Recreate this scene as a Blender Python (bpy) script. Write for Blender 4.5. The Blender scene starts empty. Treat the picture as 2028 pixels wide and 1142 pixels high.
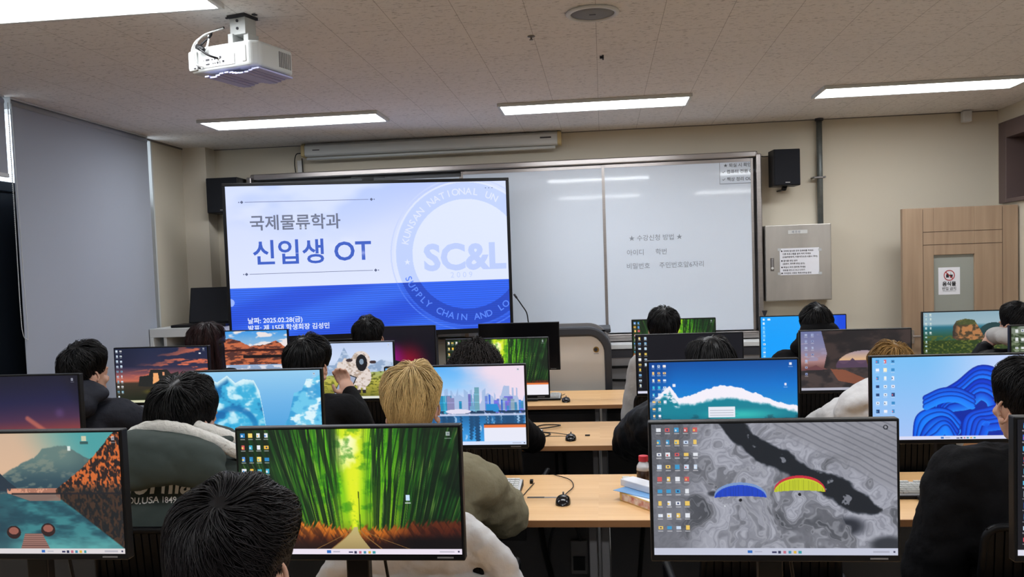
import bpy, bmesh, math, random
import numpy as np
from mathutils import Vector, Matrix, Euler
from mathutils.bvhtree import BVHTree
pi = math.pi
S = bpy.context.scene
COL = S.collection
random.seed(7)

# ------------------------------------------------------------------ camera
cam_d = bpy.data.cameras.new('camera')
cam = bpy.data.objects.new('camera', cam_d)
COL.objects.link(cam)
S.camera = cam
YAW, PITCH, ROLL = 0.10745, -0.05121, -0.03374
_cy, _sy, _cp, _sp = math.cos(YAW), math.sin(YAW), math.cos(PITCH), math.sin(PITCH)
_F = Vector((-_sy * _cp, _cy * _cp, _sp))
_R = Vector((_cy, _sy, 0))
_U = _R.cross(_F)
_r = _R * math.cos(ROLL) + _U * math.sin(ROLL)
_u = -_R * math.sin(ROLL) + _U * math.cos(ROLL)
m3 = Matrix((_r, _u, -_F)).transposed()
cam.matrix_world = Matrix.Translation((0, 0, 1.584)) @ m3.to_4x4()
cam_d.sensor_width = 36.0
cam_d.lens = 1693.7 / 2028 * 36
cam_d.shift_y = 50.7 / 2028
cam_d.clip_start = 0.05

# ------------------------------------------------------------------ world, exposure
W = bpy.data.worlds.new('daylight')
S.world = W
W.use_nodes = True
W.node_tree.nodes['Background'].inputs[0].default_value = (0.86, 0.92, 1.0, 1)
W.node_tree.nodes['Background'].inputs[1].default_value = 3.0
S.view_settings.view_transform = 'Standard'
S.view_settings.look = 'None'
S.view_settings.gamma = 1
S.view_settings.use_curve_mapping = False
S.view_settings.exposure = 0.0
LAMP = 20.5          # emission strength of the ceiling panels

# ------------------------------------------------------------------ materials
def lin(c):
    return tuple((x / 12.92 if x <= 0.04045 else ((x + 0.055) / 1.055) ** 2.4) for x in c)
def rgb(r, g, b):
    return lin((r / 255, g / 255, b / 255))
def mat(name, col, rough=0.6, metal=0.0, spec=0.5, noise=0.0, nscale=30, bump=0.0, bscale=60, sheen=0, sss=0, coat=0,
        stretch=(1, 1, 1), col2=None):
    m = bpy.data.materials.new(name)
    m.use_nodes = True
    nt = m.node_tree
    b = nt.nodes['Principled BSDF']
    b.inputs['Base Color'].default_value = (*col, 1)
    b.inputs['Roughness'].default_value = rough
    b.inputs['Metallic'].default_value = metal
    b.inputs['Specular IOR Level'].default_value = spec
    if sheen: b.inputs['Sheen Weight'].default_value = sheen
    if coat: b.inputs['Coat Weight'].default_value = coat
    if sss:
        b.inputs['Subsurface Weight'].default_value = sss
        b.inputs['Subsurface Radius'].default_value = (0.02, 0.008, 0.004)
    tc = nt.nodes.new('ShaderNodeTexCoord')
    mp = nt.nodes.new('ShaderNodeMapping')
    mp.inputs['Scale'].default_value = stretch
    nt.links.new(tc.outputs['Object'], mp.inputs[0])
    if noise or col2:
        n = nt.nodes.new('ShaderNodeTexNoise')
        n.inputs['Scale'].default_value = nscale
        n.inputs['Detail'].default_value = 5
        nt.links.new(mp.outputs[0], n.inputs['Vector'])
        r = nt.nodes.new('ShaderNodeMix')
        r.data_type = 'RGBA'
        c2 = col2 if col2 else tuple(c * (1 - noise) for c in col)
        r.inputs[6].default_value = (*c2, 1)
        r.inputs[7].default_value = (*col, 1)
        rm = nt.nodes.new('ShaderNodeMapRange')
        rm.inputs[1].default_value = 0.35
        rm.inputs[2].default_value = 0.65
        nt.links.new(n.outputs[0], rm.inputs[0])
        nt.links.new(rm.outputs[0], r.inputs[0])
        nt.links.new(r.outputs[2], b.inputs['Base Color'])
    if bump:
        n2 = nt.nodes.new('ShaderNodeTexNoise')
        n2.inputs['Scale'].default_value = bscale
        n2.inputs['Detail'].default_value = 4
        nt.links.new(mp.outputs[0], n2.inputs['Vector'])
        bp = nt.nodes.new('ShaderNodeBump')
        bp.inputs['Strength'].default_value = bump
        bp.inputs['Distance'].default_value = 0.01
        nt.links.new(n2.outputs[0], bp.inputs['Height'])
        nt.links.new(bp.outputs[0], b.inputs['Normal'])
    return m
def emis(name, col, strength=1.0, sample=False):
    m = bpy.data.materials.new(name)
    m.use_nodes = True
    nt = m.node_tree
    b = nt.nodes['Principled BSDF']
    b.inputs['Base Color'].default_value = (0.01, 0.01, 0.01, 1)
    b.inputs['Roughness'].default_value = 0.4
    b.inputs['Emission Color'].default_value = (*col, 1)
    b.inputs['Emission Strength'].default_value = strength
    if not sample:
        m.cycles.emission_sampling = 'NONE'
    return m

M = {}
M['wall'] = mat('wall_paint', rgb(206, 198, 181), 0.85, bump=0.05, bscale=200)
M['column'] = mat('column_paint', rgb(212, 204, 189), 0.85, bump=0.05, bscale=200)
M['floor'] = mat('floor_vinyl', rgb(168, 164, 160), 0.5, noise=0.2, nscale=8)
M['white_paint'] = mat('white_paint', rgb(205, 208, 208), 0.5)
M['alu'] = mat('brushed_aluminium', rgb(178, 172, 170), 0.3, 0.85, noise=0.1, nscale=6, stretch=(1, 1, 12))
M['alu_dark'] = mat('worn_aluminium', rgb(120, 116, 114), 0.38, 0.8)
M['black_plastic'] = mat('black_plastic', rgb(9, 9, 12), 0.42, spec=.3)
M['gloss_black'] = mat('gloss_black', rgb(12, 12, 16), 0.18)
M['speaker'] = mat('speaker_cloth', rgb(12, 15, 24), 0.9, bump=0.3, bscale=700)
M['dark_grey'] = mat('dark_grey_plastic', rgb(48, 50, 56), 0.5)
M['panel_dark'] = mat('charcoal_board', rgb(112, 112, 116), 0.75, noise=0.15, nscale=3)
M['leg'] = mat('grey_steel', rgb(140, 138, 140), 0.4, 0.4)
M['blind'] = mat('blind_fabric', rgb(154, 160, 172), 0.85, bump=0.15, bscale=500)
M['blind_rail'] = mat('blind_rail', rgb(190, 194, 196), 0.5)
M['frame_dark'] = mat('dark_window_frame', rgb(33, 40, 48), 0.45)
M['tinted'] = mat('dark_tinted_pane', rgb(26, 32, 40), 0.2)
M['steel'] = mat('stainless_steel', rgb(196, 192, 187), 0.36, 0.7, noise=0.22, nscale=2.2, stretch=(2.2, 1, .6))
M['galv'] = mat('galvanised_pipe', rgb(120, 126, 126), 0.5, 0.6, noise=0.2, nscale=20)
M['paper'] = mat('white_paper', rgb(226, 228, 236), 0.8)
M['lavender_paper'] = mat('lavender_paper', rgb(168, 170, 214), 0.6)
M['proj'] = mat('projector_shell', rgb(188, 191, 190), 0.45)
M['ink'] = mat('black_ink', rgb(40, 40, 46), 0.7)
M['marker'] = mat('faded_marker', rgb(138, 146, 158), 0.6)
M['marker2'] = mat('fresh_marker', rgb(88, 94, 104), 0.6)
M['red_ink'] = mat('red_ink', rgb(176, 40, 48), 0.6)
M['brown_frame'] = mat('brown_frame', rgb(92, 76, 74), 0.55)
M['brown_dark'] = mat('brown_recess', rgb(70, 58, 57), 0.6)
M['pink_trim'] = mat('reddish_trim', rgb(170, 130, 122), 0.5)
M['ivory'] = mat('ivory_panel', rgb(212, 206, 198), 0.5)
M['skin'] = mat('skin', rgb(205, 160, 138), 0.5, sss=0.15, noise=0.08, nscale=15, bump=0.05, bscale=300)
M['chair'] = mat('chair_black_plastic', rgb(7, 8, 12), 0.5, spec=.2)
M['seat'] = mat('seat_fabric', rgb(44, 50, 62), 0.9, bump=0.3, bscale=400)
M['red_cap'] = mat('red_cap', rgb(190, 40, 58), 0.4)
M['drink'] = mat('dark_brown_drink', rgb(66, 48, 42), 0.15, noise=0.35, nscale=25)
M['bottle_clear'] = mat('clear_plastic', rgb(200, 200, 205), 0.12)
M['kb_key'] = mat('keyboard_silver', rgb(188, 190, 194), 0.5)
M['yellow_card'] = mat('yellow_carton', rgb(222, 190, 120), 0.6)
M['red_card'] = mat('red_carton', rgb(186, 110, 96), 0.6, noise=0.5, nscale=40, col2=rgb(226, 214, 206))
M['blue_print'] = mat('blue_print', rgb(110, 160, 210), 0.5)
M['white_plastic'] = mat('white_plastic', rgb(204, 205, 204), 0.45)
M['yellow_plastic'] = mat('yellowed_plastic', rgb(196, 176, 128), 0.5)
M['whiteboard'] = mat('whiteboard_enamel', rgb(216, 226, 240), 0.5, spec=0.3, coat=1)
M['whiteboard'].node_tree.nodes['Principled BSDF'].inputs['Coat Roughness'].default_value = 0.05
M['whiteboard_back'] = mat('dark_board', rgb(84, 86, 90), 0.5)
M['gold'] = mat('emblem_gold', rgb(150, 120, 60), 0.4, 0.5)
M['tower'] = mat('pc_tower_grey', rgb(60, 60, 64), 0.5)
M['lens_grey'] = mat('speaker_grille_grey', rgb(120, 120, 120), 0.6, bump=0.3, bscale=900)

def ceiling_mat():
    m = mat('ceiling_tile', rgb(176, 168, 162), 0.95)
    nt = m.node_tree
    b = nt.nodes['Principled BSDF']
    tc = nt.nodes.new('ShaderNodeTexCoord')
    # fissures, elongated along x
    mp = nt.nodes.new('ShaderNodeMapping'); mp.inputs['Scale'].default_value = (34, 110, 1)
    n = nt.nodes.new('ShaderNodeTexNoise'); n.inputs['Scale'].default_value = 1.0; n.inputs['Detail'].default_value = 3
    n.inputs['Roughness'].default_value = 0.6
    nt.links.new(tc.outputs['Object'], mp.inputs[0]); nt.links.new(mp.outputs[0], n.inputs['Vector'])
    r1 = nt.nodes.new('ShaderNodeMapRange'); r1.inputs[1].default_value = 0.33; r1.inputs[2].default_value = 0.42
    nt.links.new(n.outputs[0], r1.inputs[0])
    # seams
    mp2 = nt.nodes.new('ShaderNodeMapping'); mp2.inputs['Rotation'].default_value = (0, 0, pi / 2)
    br = nt.nodes.new('ShaderNodeTexBrick')
    br.offset = 0.5; br.squash = 1
    br.inputs['Scale'].default_value = 1
    br.inputs['Brick Width'].default_value = 0.6
    br.inputs['Row Height'].default_value = 0.3
    br.inputs['Mortar Size'].default_value = 0.0016
    br.inputs['Mortar Smooth'].default_value = 0.3
    nt.links.new(tc.outputs['Object'], mp2.inputs[0]); nt.links.new(mp2.outputs[0], br.inputs['Vector'])
    m1 = nt.nodes.new('ShaderNodeMix'); m1.data_type = 'RGBA'
    m1.inputs[6].default_value = (*rgb(172, 168, 165), 1); m1.inputs[7].default_value = (*rgb(226, 222, 219), 1)
    nt.links.new(r1.outputs[0], m1.inputs[0])
    m2 = nt.nodes.new('ShaderNodeMix'); m2.data_type = 'RGBA'
    m2.inputs[7].default_value = (*rgb(128, 120, 115), 1)
    sc = nt.nodes.new('ShaderNodeMath'); sc.operation = 'MULTIPLY'; sc.inputs[1].default_value = 0.6
    nt.links.new(br.outputs['Fac'], sc.inputs[0])
    nt.links.new(sc.outputs[0], m2.inputs[0]); nt.links.new(m1.outputs[2], m2.inputs[6])
    nt.links.new(m2.outputs[2], b.inputs['Base Color'])
    bp = nt.nodes.new('ShaderNodeBump'); bp.inputs['Strength'].default_value = 0.4; bp.inputs['Distance'].default_value = 0.004
    nt.links.new(r1.outputs[0], bp.inputs['Height']); nt.links.new(bp.outputs[0], b.inputs['Normal'])
    return m
M['ceiling'] = ceiling_mat()

def wood_mat(name, c1, c2, axis=0, scale=1.0):
    m = mat(name, c1, 0.42)
    nt = m.node_tree; b = nt.nodes['Principled BSDF']
    tc = nt.nodes.new('ShaderNodeTexCoord')
    mp = nt.nodes.new('ShaderNodeMapping')
    sc = [30 * scale, 30 * scale, 30 * scale]; sc[axis] = 1.6 * scale
    mp.inputs['Scale'].default_value = sc
    n = nt.nodes.new('ShaderNodeTexNoise'); n.inputs['Scale'].default_value = 1; n.inputs['Detail'].default_value = 6
    n.inputs['Distortion'].default_value = 0.4
    nt.links.new(tc.outputs['Object'], mp.inputs[0]); nt.links.new(mp.outputs[0], n.inputs['Vector'])
    r = nt.nodes.new('ShaderNodeMapRange'); r.inputs[1].default_value = 0.3; r.inputs[2].default_value = 0.7
    mx = nt.nodes.new('ShaderNodeMix'); mx.data_type = 'RGBA'
    mx.inputs[6].default_value = (*c1, 1); mx.inputs[7].default_value = (*c2, 1)
    nt.links.new(n.outputs[0], r.inputs[0]); nt.links.new(r.outputs[0], mx.inputs[0])
    nt.links.new(mx.outputs[2], b.inputs['Base Color'])
    return m
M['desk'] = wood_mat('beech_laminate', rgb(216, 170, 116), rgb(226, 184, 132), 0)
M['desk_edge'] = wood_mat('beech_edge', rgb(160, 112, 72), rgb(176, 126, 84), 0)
M['door'] = wood_mat('brown_wood_veneer', rgb(148, 124, 102), rgb(166, 142, 118), 2, 0.8)
M['groove'] = mat('door_groove', rgb(84, 66, 54), 0.7)

def glass_mat():
    m = bpy.data.materials.new('clear_glass'); m.use_nodes = True
    nt = m.node_tree
    for n in list(nt.nodes): nt.nodes.remove(n)
    o = nt.nodes.new('ShaderNodeOutputMaterial')
    t = nt.nodes.new('ShaderNodeBsdfTransparent'); t.inputs[0].default_value = (0.93, 0.96, 0.97, 1)
    g = nt.nodes.new('ShaderNodeBsdfGlossy'); g.inputs['Roughness'].default_value = 0.03
    mx = nt.nodes.new('ShaderNodeMixShader'); mx.inputs[0].default_value = 0.06
    nt.links.new(t.outputs[0], mx.inputs[1]); nt.links.new(g.outputs[0], mx.inputs[2]); nt.links.new(mx.outputs[0], o.inputs[0])
    return m
M['glass'] = glass_mat()
M['door_glass'] = mat('frosted_green_glass', rgb(148, 152, 146), 0.25)

def attr_emis():
    m = bpy.data.materials.new('display_picture'); m.use_nodes = True
    nt = m.node_tree; b = nt.nodes['Principled BSDF']
    a = nt.nodes.new('ShaderNodeVertexColor'); a.layer_name = 'picture'
    b.inputs['Base Color'].default_value = (0.01, 0.01, 0.012, 1)
    b.inputs['Roughness'].default_value = 0.35
    nt.links.new(a.outputs[0], b.inputs['Emission Color'])
    b.inputs['Emission Strength'].default_value = 1.0
    m.cycles.emission_sampling = 'NONE'
    return m
M['display'] = attr_emis()

# ------------------------------------------------------------------ helpers
def tag(o, label=None, cat=None, group=None, kind=None):
    if label: o['label'] = label
    if cat: o['category'] = cat
    if group: o['group'] = group
    if kind: o['kind'] = kind
    return o
def empty(name, loc, rz=0.0, label=None, cat=None, group=None, kind=None):
    o = bpy.data.objects.new(name, None)
    COL.objects.link(o)
    o.location = loc; o.rotation_euler = (0, 0, rz)
    o.empty_display_size = 0.1
    return tag(o, label, cat, group, kind)
class MB:
    def __init__(s): s.bm = bmesh.new()
    def box(s, x0, x1, y0, y1, z0, z1, mx=None):
        m = Matrix.Translation(((x0 + x1) / 2, (y0 + y1) / 2, (z0 + z1) / 2)) @ Matrix.Diagonal((x1 - x0, y1 - y0, z1 - z0, 1))
        if mx: m = mx @ m
        bmesh.ops.create_cube(s.bm, size=1, matrix=m)
        return s
    def cyl(s, a, b, r, r2=None, seg=20, caps=True):
        a, b = Vector(a), Vector(b); d = b - a
        q = d.to_track_quat('Z', 'Y').to_matrix().to_4x4()
        bmesh.ops.create_cone(s.bm, cap_ends=caps, segments=seg, radius1=r, radius2=r if r2 is None else r2, depth=d.length,
                              matrix=Matrix.Translation((a + b) / 2) @ q)
        return s
    def ell(s, c, r, mx=None, sub=3):
        m = Matrix.Translation(c) @ (mx if mx else Matrix()) @ Matrix.Diagonal((*r, 1)) if not isinstance(r, float) else Matrix.Translation(c) @ Matrix.Diagonal((r, r, r, 1))
        bmesh.ops.create_icosphere(s.bm, subdivisions=sub, radius=1, matrix=m)
        return s
    def cap(s, a, b, r1, r2, sub=2):
        s.cyl(a, b, r1, r2, 16); s.ell(a, float(r1), sub=sub); s.ell(b, float(r2), sub=sub)
        return s
    def chain(s, pts, rs, sub=2):
        for i in range(len(pts) - 1): s.cap(pts[i], pts[i + 1], rs[i], rs[i + 1], sub)
        return s
    def tube(s, pts, r, seg=8):
        pts = [Vector(p) for p in pts]; rings = []
        up = None
        for i, p in enumerate(pts):
            d = (pts[min(i + 1, len(pts) - 1)] - pts[max(i - 1, 0)]).normalized()
            if up is None:
                up = d.orthogonal().normalized()
            up = (up - d * up.dot(d)).normalized(); w = d.cross(up)
            rr = r[i] if isinstance(r, (list, tuple)) else r
            rings.append([s.bm.verts.new(p + (up * math.cos(2 * pi * k / seg) + w * math.sin(2 * pi * k / seg)) * rr) for k in range(seg)])
        for a, b in zip(rings, rings[1:]):
            for k in range(seg): s.bm.faces.new((a[k], a[(k + 1) % seg], b[(k + 1) % seg], b[k]))
        s.bm.faces.new(rings[0][::-1]); s.bm.faces.new(rings[-1])
        return s
    def prism(s, poly, axis, t0, t1):
        # poly: 2-D points in the two other axes, extruded along axis
        def P(a, b, t): return {'x': (t, a, b), 'y': (a, t, b), 'z': (a, b, t)}[axis]
        A = [s.bm.verts.new(P(a, b, t0)) for a, b in poly]; B = [s.bm.verts.new(P(a, b, t1)) for a, b in poly]
        n = len(poly)
        for i in range(n): s.bm.faces.new((A[i], A[(i + 1) % n], B[(i + 1) % n], B[i]))
        s.bm.faces.new(A[::-1]); s.bm.faces.new(B)
        bmesh.ops.recalc_face_normals(s.bm, faces=s.bm.faces)
        return s
    def lathe(s, prof, c=(0, 0, 0), seg=32):
        rings = []
        for r, z in prof:
            rings.append([s.bm.verts.new((c[0] + r * math.cos(2 * pi * k / seg), c[1] + r * math.sin(2 * pi * k / seg), c[2] + z)) for k in range(seg)])
        for a, b in zip(rings, rings[1:]):
            for k in range(seg): s.bm.faces.new((a[k], a[(k + 1) % seg], b[(k + 1) % seg], b[k]))
        s.bm.faces.new(rings[0][::-1]); s.bm.faces.new(rings[-1])
        return s
    def xf(s, m):
        bmesh.ops.transform(s.bm, matrix=m, verts=s.bm.verts); return s
    def build(s, name, material, parent=None, bevel=0, smooth=False, label=None, seg=2):
        me = bpy.data.meshes.new(name)
        s.bm.normal_update()
        s.bm.to_mesh(me); s.bm.free()
        o = bpy.data.objects.new(name, me); COL.objects.link(o)
        me.materials.append(material)
        if parent: o.parent = parent
        if bevel:
            b = o.modifiers.new('bevel', 'BEVEL'); b.width = bevel; b.segments = seg; b.limit_method = 'ANGLE'; b.angle_limit = 0.6
        if smooth:
            for p in me.polygons: p.use_smooth = True
        if label: o['label'] = label
        return o
def remesh(mb, voxel, smooth_iter=4, noise=0.0, nsize=0.1, seed=0):
    """union the pieces of mb into one continuous surface, returned as a mesh"""
    me = bpy.data.meshes.new('t'); mb.bm.to_mesh(me); mb.bm.free()
    o = bpy.data.objects.new('t', me); COL.objects.link(o)
    r = o.modifiers.new('r', 'REMESH'); r.mode = 'VOXEL'; r.voxel_size = voxel; r.use_smooth_shade = True
    s_ = o.modifiers.new('s', 'SMOOTH'); s_.factor = 0.5; s_.iterations = smooth_iter
    tx = None
    if noise:
        tx = bpy.data.textures.new('folds', 'CLOUDS'); tx.noise_scale = nsize; tx.noise_depth = 2
        d = o.modifiers.new('d', 'DISPLACE'); d.texture = tx; d.strength = noise; d.mid_level = 0.5
        d.texture_coords = 'LOCAL'
    dg = bpy.context.evaluated_depsgraph_get()
    out = bpy.data.meshes.new_from_object(o.evaluated_get(dg))
    bpy.data.objects.remove(o); bpy.data.meshes.remove(me)
    if tx: bpy.data.textures.remove(tx)
    for p in out.polygons: p.use_smooth = True
    return out
def meshobj(name, me, material, parent=None, label=None):
    o = bpy.data.objects.new(name, me); COL.objects.link(o)
    me.name = name; me.materials.clear(); me.materials.append(material)
    if parent: o.parent = parent
    if label: o['label'] = label
    return o
def np_mesh(name, V, Fq, material, parent=None, smooth=True):
    me = bpy.data.meshes.new(name)
    nv, nf, k = len(V), len(Fq), Fq.shape[1]
    me.vertices.add(nv); me.vertices.foreach_set('co', V.astype(np.float32).ravel())
    me.loops.add(nf * k); me.loops.foreach_set('vertex_index', Fq.astype(np.int32).ravel())
    me.polygons.add(nf); me.polygons.foreach_set('loop_start', np.arange(0, nf * k, k, dtype=np.int32))
    me.polygons.foreach_set('loop_total', np.full(nf, k, dtype=np.int32))
    if smooth: me.polygons.foreach_set('use_smooth', np.ones(nf, dtype=bool))
    me.update(calc_edges=True)
    return meshobj(name, me, material, parent)
_tc = {}
def text_into(bm, s, size, mx, bold=0.0, align='LEFT', depth=0.0, spacing=1.0):
    """flat letters of the string added to bm; the letters lie in local x-z, facing -y"""
    cu = bpy.data.curves.new('t', 'FONT'); cu.body = s; cu.size = size; cu.offset = bold * size; cu.align_x = align
    cu.space_character = spacing; cu.extrude = depth
    cu.resolution_u = 3
    o = bpy.data.objects.new('t', cu); COL.objects.link(o)
    dg = bpy.context.evaluated_depsgraph_get()
    me = bpy.data.meshes.new_from_object(o.evaluated_get(dg))
    me.transform(mx @ Matrix.Rotation(pi / 2, 4, 'X'))
    bm.from_mesh(me)
    bpy.data.objects.remove(o); bpy.data.curves.remove(cu); bpy.data.meshes.remove(me)
T = Matrix.Translation

# ------------------------------------------------------------------ room shell
XL, XR, YF, YB, ZC = -3.5, 3.09, 7.1, -3.0, 2.70
def shell(name, mb, m, **k):
    return tag(mb.build(name, m, **k), kind='structure')
shell('floor', MB().box(XL - .3, XR + .3, YB, YF + .2, -.1, 0), M['floor'])
shell('ceiling', MB().box(XL - .3, XR + .3, YB, YF + .2, ZC, ZC + .1), M['ceiling'])
shell('wall_front', MB().box(XL - .3, XR + .3, YF, YF + .15, 0, ZC), M['wall'])
shell('wall_back', MB().box(XL - .3, XR + .3, YB - .15, YB, 0, ZC), M['wall'])
# right wall with an opening above eye level at its front end
WY0, WY1, WZ0, WZ1 = 3.2, 7.02, 1.97, 2.585
shell('wall_right', MB().box(XR, XR + .2, YB, WY0, 0, ZC).box(XR, XR + .2, WY0, YF, 0, WZ0).box(XR, XR + .2, WY0, YF, WZ1, ZC)
      .box(XR, XR + .2, WY1, YF, WZ0, WZ1), M['wall'])
# left wall with window opening
LY0, LY1, LZ0 = 2.4, 6.45, 0.55
shell('wall_left', MB().box(XL - .2, XL, YB, LY0, 0, ZC).box(XL - .2, XL, LY1, YF, 0, ZC).box(XL - .2, XL, LY0, LY1, 0, LZ0), M['wall'])
shell('trim_1', MB().box(XL, -3.29, 6.93, YF, 0, ZC), M['column'], label=None)
shell('trim_2', MB().box(XL - .01, XL + .012, YB, YF, ZC - .012, ZC), M['alu_dark'])
shell('trim_3', MB().box(XL, XR, YF - .006, YF, ZC - .006, ZC), M['alu_dark'])
# window_1 (left wall): dark aluminium frame with clear strip on top, dark lower panes
w1 = tag(empty('window_1', (XL - .1, 0, 0)), kind='structure')
fr = MB()
for y in (LY0, 3.55, 4.42, 5.35): fr.box(-.04, .04, y, y + .06, LZ0, ZC)
fr.box(-.04, .04, LY0, LY1, LZ0, LZ0 + .06).box(-.04, .04, LY0, LY1, 2.16, 2.22)
fr.build('window_frame', M['frame_dark'], w1, bevel=.004)
MB().box(-.005, .005, LY0, LY1, 2.2, ZC).build('window_pane', M['glass'], w1, label='clear upper pane')
MB().box(-.005, .005, LY0, LY1, LZ0, 2.19).build('window_pane', M['tinted'], w1, label='dark tinted lower pane')
MB().box(-.1, .1, LY1 - .02, LY1, LZ0, ZC).build('window_reveal', M['white_paint'], w1, label='white side reveal')
# window_2 (right wall): brown frame
w2 = tag(empty('window_2', (XR, 0, 0)), kind='structure')
fr = MB()
fr.box(-.03, .2, 6.90, 7.02, WZ0, WZ1).box(-.03, .2, WY0, 6.90, 2.46, WZ1).box(-.03, .2, WY0, 6.90, WZ0, WZ0 + .03).box(-.03, .2, WY0, WY0 + .1, WZ0, WZ1)
fr.build('window_frame', M['brown_frame'], w2, bevel=.004)
MB().box(.12, .18, WY0 + .1, 6.90, WZ0 + .03, 2.46).build('window_panel', M['brown_dark'], w2)
fr = MB()
for a, b, c, d in ((6.70, 6.715, 2.02, 2.42), (5.2, 5.215, 2.02, 2.42), (5.2, 6.715, 2.405, 2.42), (5.2, 6.715, 2.02, 2.035)): fr.box(.10, .125, a, b, c, d)
fr.build('inner_trim', M['pink_trim'], w2)

# door leaf standing open in front of the front wall
d1 = tag(empty('door_1', (2.25, 6.74, 0)), kind='structure')
DW, DH = .825, 1.945
lf = MB()
gx0, gx1, gz0, gz1 = .225, .515, .95, 1.59
lf.box(0, gx0, 0, .045, .01, DH).box(gx1, DW, 0, .045, .01, DH).box(gx0, gx1, 0, .045, gz1, DH).box(gx0, gx1, 0, .045, .01, gz0)
lf.build('door_leaf', M['door'], d1, bevel=.003)
g = MB()
g.box(.146, .149, -.0015, 0, .02, DH - .01).box(.712, .715, -.0015, 0, .02, DH - .01)
for z in (1.765, 1.668): g.box(.149, .712, -.0015, 0, z - .002, z + .002)
g.build('door_groove', M['groove'], d1)
MB().box(gx0, gx1, .018, .026, gz0, gz1).build('door_glass', M['door_glass'], d1)
h = MB().box(.03, .075, -.012, 0, .93, 1.03); h.cyl((.05, -.01, .985), (.05, -.05, .985), .009); h.cyl((.05, -.05, .985), (.16, -.05, .985), .009)
h.build('door_handle', M['alu'], d1, smooth=False)
# ceiling-mounted lamps
def ceiling_lamp(x, y, where):
    r = empty('ceiling_light', (x, y, ZC), 0, where, 'light', 'flat ceiling light panels')
    f = MB()
    w, d, t = .645, .17, .02
    f.box(-w, w, -d, -d + t, -.022, -.0005).box(-w, w, d - t, d, -.022, -.0005).box(-w, -w + t, -d + t, d - t, -.022, -.0005).box(w - t, w, -d + t, d - t, -.022, -.0005)
    f.build('light_frame', M['white_paint'], r, bevel=.003)
    MB().box(-w + t, w - t, -d + t, d - t, -.016, -.004).build('diffuser', M['lamp'], r)
M['lamp'] = emis('lit_diffuser', (0.95, 0.975, 1.0), LAMP, True)
for x, n in ((-2.14, 'left'), (-.03, 'middle'), (2.09, 'right')):
    ceiling_lamp(x, 5.92, 'lit rectangular ceiling light nearest the whiteboard wall, %s of the three' % n)
ceiling_lamp(-2.14, 3.22, 'lit rectangular ceiling light in the top left corner beside the projector')
ceiling_lamp(-.03, 3.22, 'lit ceiling light just above the frame over the middle desks')
ceiling_lamp(2.09, 3.22, 'lit ceiling light just above the frame at the right')
for x, n in ((-2.14, 'left'), (-.03, 'middle'), (2.09, 'right')):
    ceiling_lamp(x, .52, 'lit ceiling light over the photographer, %s of that row' % n)

# ------------------------------------------------------------------ things on the walls and the ceiling
def round_path(pts, n=8, r=.05):
    """polyline with rounded corners"""
    out = [Vector(pts[0])]
    for a, b, c in zip(pts, pts[1:], pts[2:]):
        a, b, c = Vector(a), Vector(b), Vector(c)
        p, q = b + (a - b).normalized() * r, b + (c - b).normalized() * r
        for i in range(n + 1):
            t = i / n
            out.append(p * (1 - t) ** 2 + b * 2 * t * (1 - t) + q * t * t)
    out.append(Vector(pts[-1])); return out
def bez(pts, n=24):
    """smooth Catmull-Rom path through points"""
    P = [Vector(p) for p in pts]; P = [P[0] * 2 - P[1]] + P + [P[-1] * 2 - P[-2]]
    out = []
    for i in range(1, len(P) - 2):
        for k in range(n // (len(P) - 3) + 1):
            t = k / (n // (len(P) - 3) + 1)
            a, b, c, d = P[i - 1:i + 3]
            out.append(.5 * ((2 * b) + (c - a) * t + (2 * a - 5 * b + 4 * c - d) * t * t + (3 * b - a - 3 * c + d) * t ** 3))
    out.append(P[-2]); return out

# roller blinds
def blind(y0, y1, zb, label, x=-3.44, chain=None):
    r = empty('roller_blind', (x, y0, 0), 0, label, 'blind', 'grey roller blinds over the window')
    me = MB()
    n = 40
    prev = None
    for i in range(n + 1):
        y = (y1 - y0) * i / n
        dx = .004 * math.sin(i * .55) + .003 * math.sin(i * .21 + 1)
        vs = [me.bm.verts.new((dx * (1 - k / 8 * .0) * (k / 8), y, 2.65 - (2.65 - zb) * k / 8)) for k in range(9)]
        vb = [me.bm.verts.new((dx * (k / 8) - .002, y, 2.65 - (2.65 - zb) * k / 8)) for k in range(9)]
        if prev:
            for k in range(8):
                me.bm.faces.new((prev[0][k], prev[0][k + 1], vs[k + 1], vs[k])); me.bm.faces.new((prev[1][k], vb[k], vb[k + 1], prev[1][k + 1]))
        prev = (vs, vb)
    me.build('blind_fabric', M['blind'], r, smooth=True)
    MB().cyl((-.02, 0, 2.665), (-.02, y1 - y0, 2.665), .024).build('roller_tube', M['blind'], r, smooth=True)
    MB().box(-.045, .005, 0, y1 - y0, 2.688, 2.698).box(-.045, .005, -.004, 0, 2.63, 2.698).build('mounting_rail', M['blind_rail'], r)
    MB().box(-.008, .008, 0, y1 - y0, zb - .012, zb + .012).build('bottom_bar', M['blind_rail'], r, bevel=.003)
    if chain:
        c = MB(); ya, zc = chain
        c.tube(bez([(.012, ya, 2.66), (.014, ya - .004, 2.0), (.016, ya - .01, 1.45), (.018, ya - .002, 1.305), (.02, ya + .022, 1.275), (.02, ya + .038, 1.31), (.016, ya + .036, 1.7), (.012, ya + .03, 2.66)], 60), .0022, 6)
        for i in range(110):
            c.ell((.014, ya - .004 - .003 * math.sin(i / 35), 2.64 - i * .012), .0034, sub=1)
        c.build('bead_chain', M['blind_rail'], r, smooth=True)
blind(4.752, 6.275, .62, 'wide grey roller blind pulled down beside the white wall strip', chain=(-.035, 1.27))
blind(3.2, 4.700, 2.235, 'grey roller blind pulled halfway at the left edge of the view')

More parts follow.
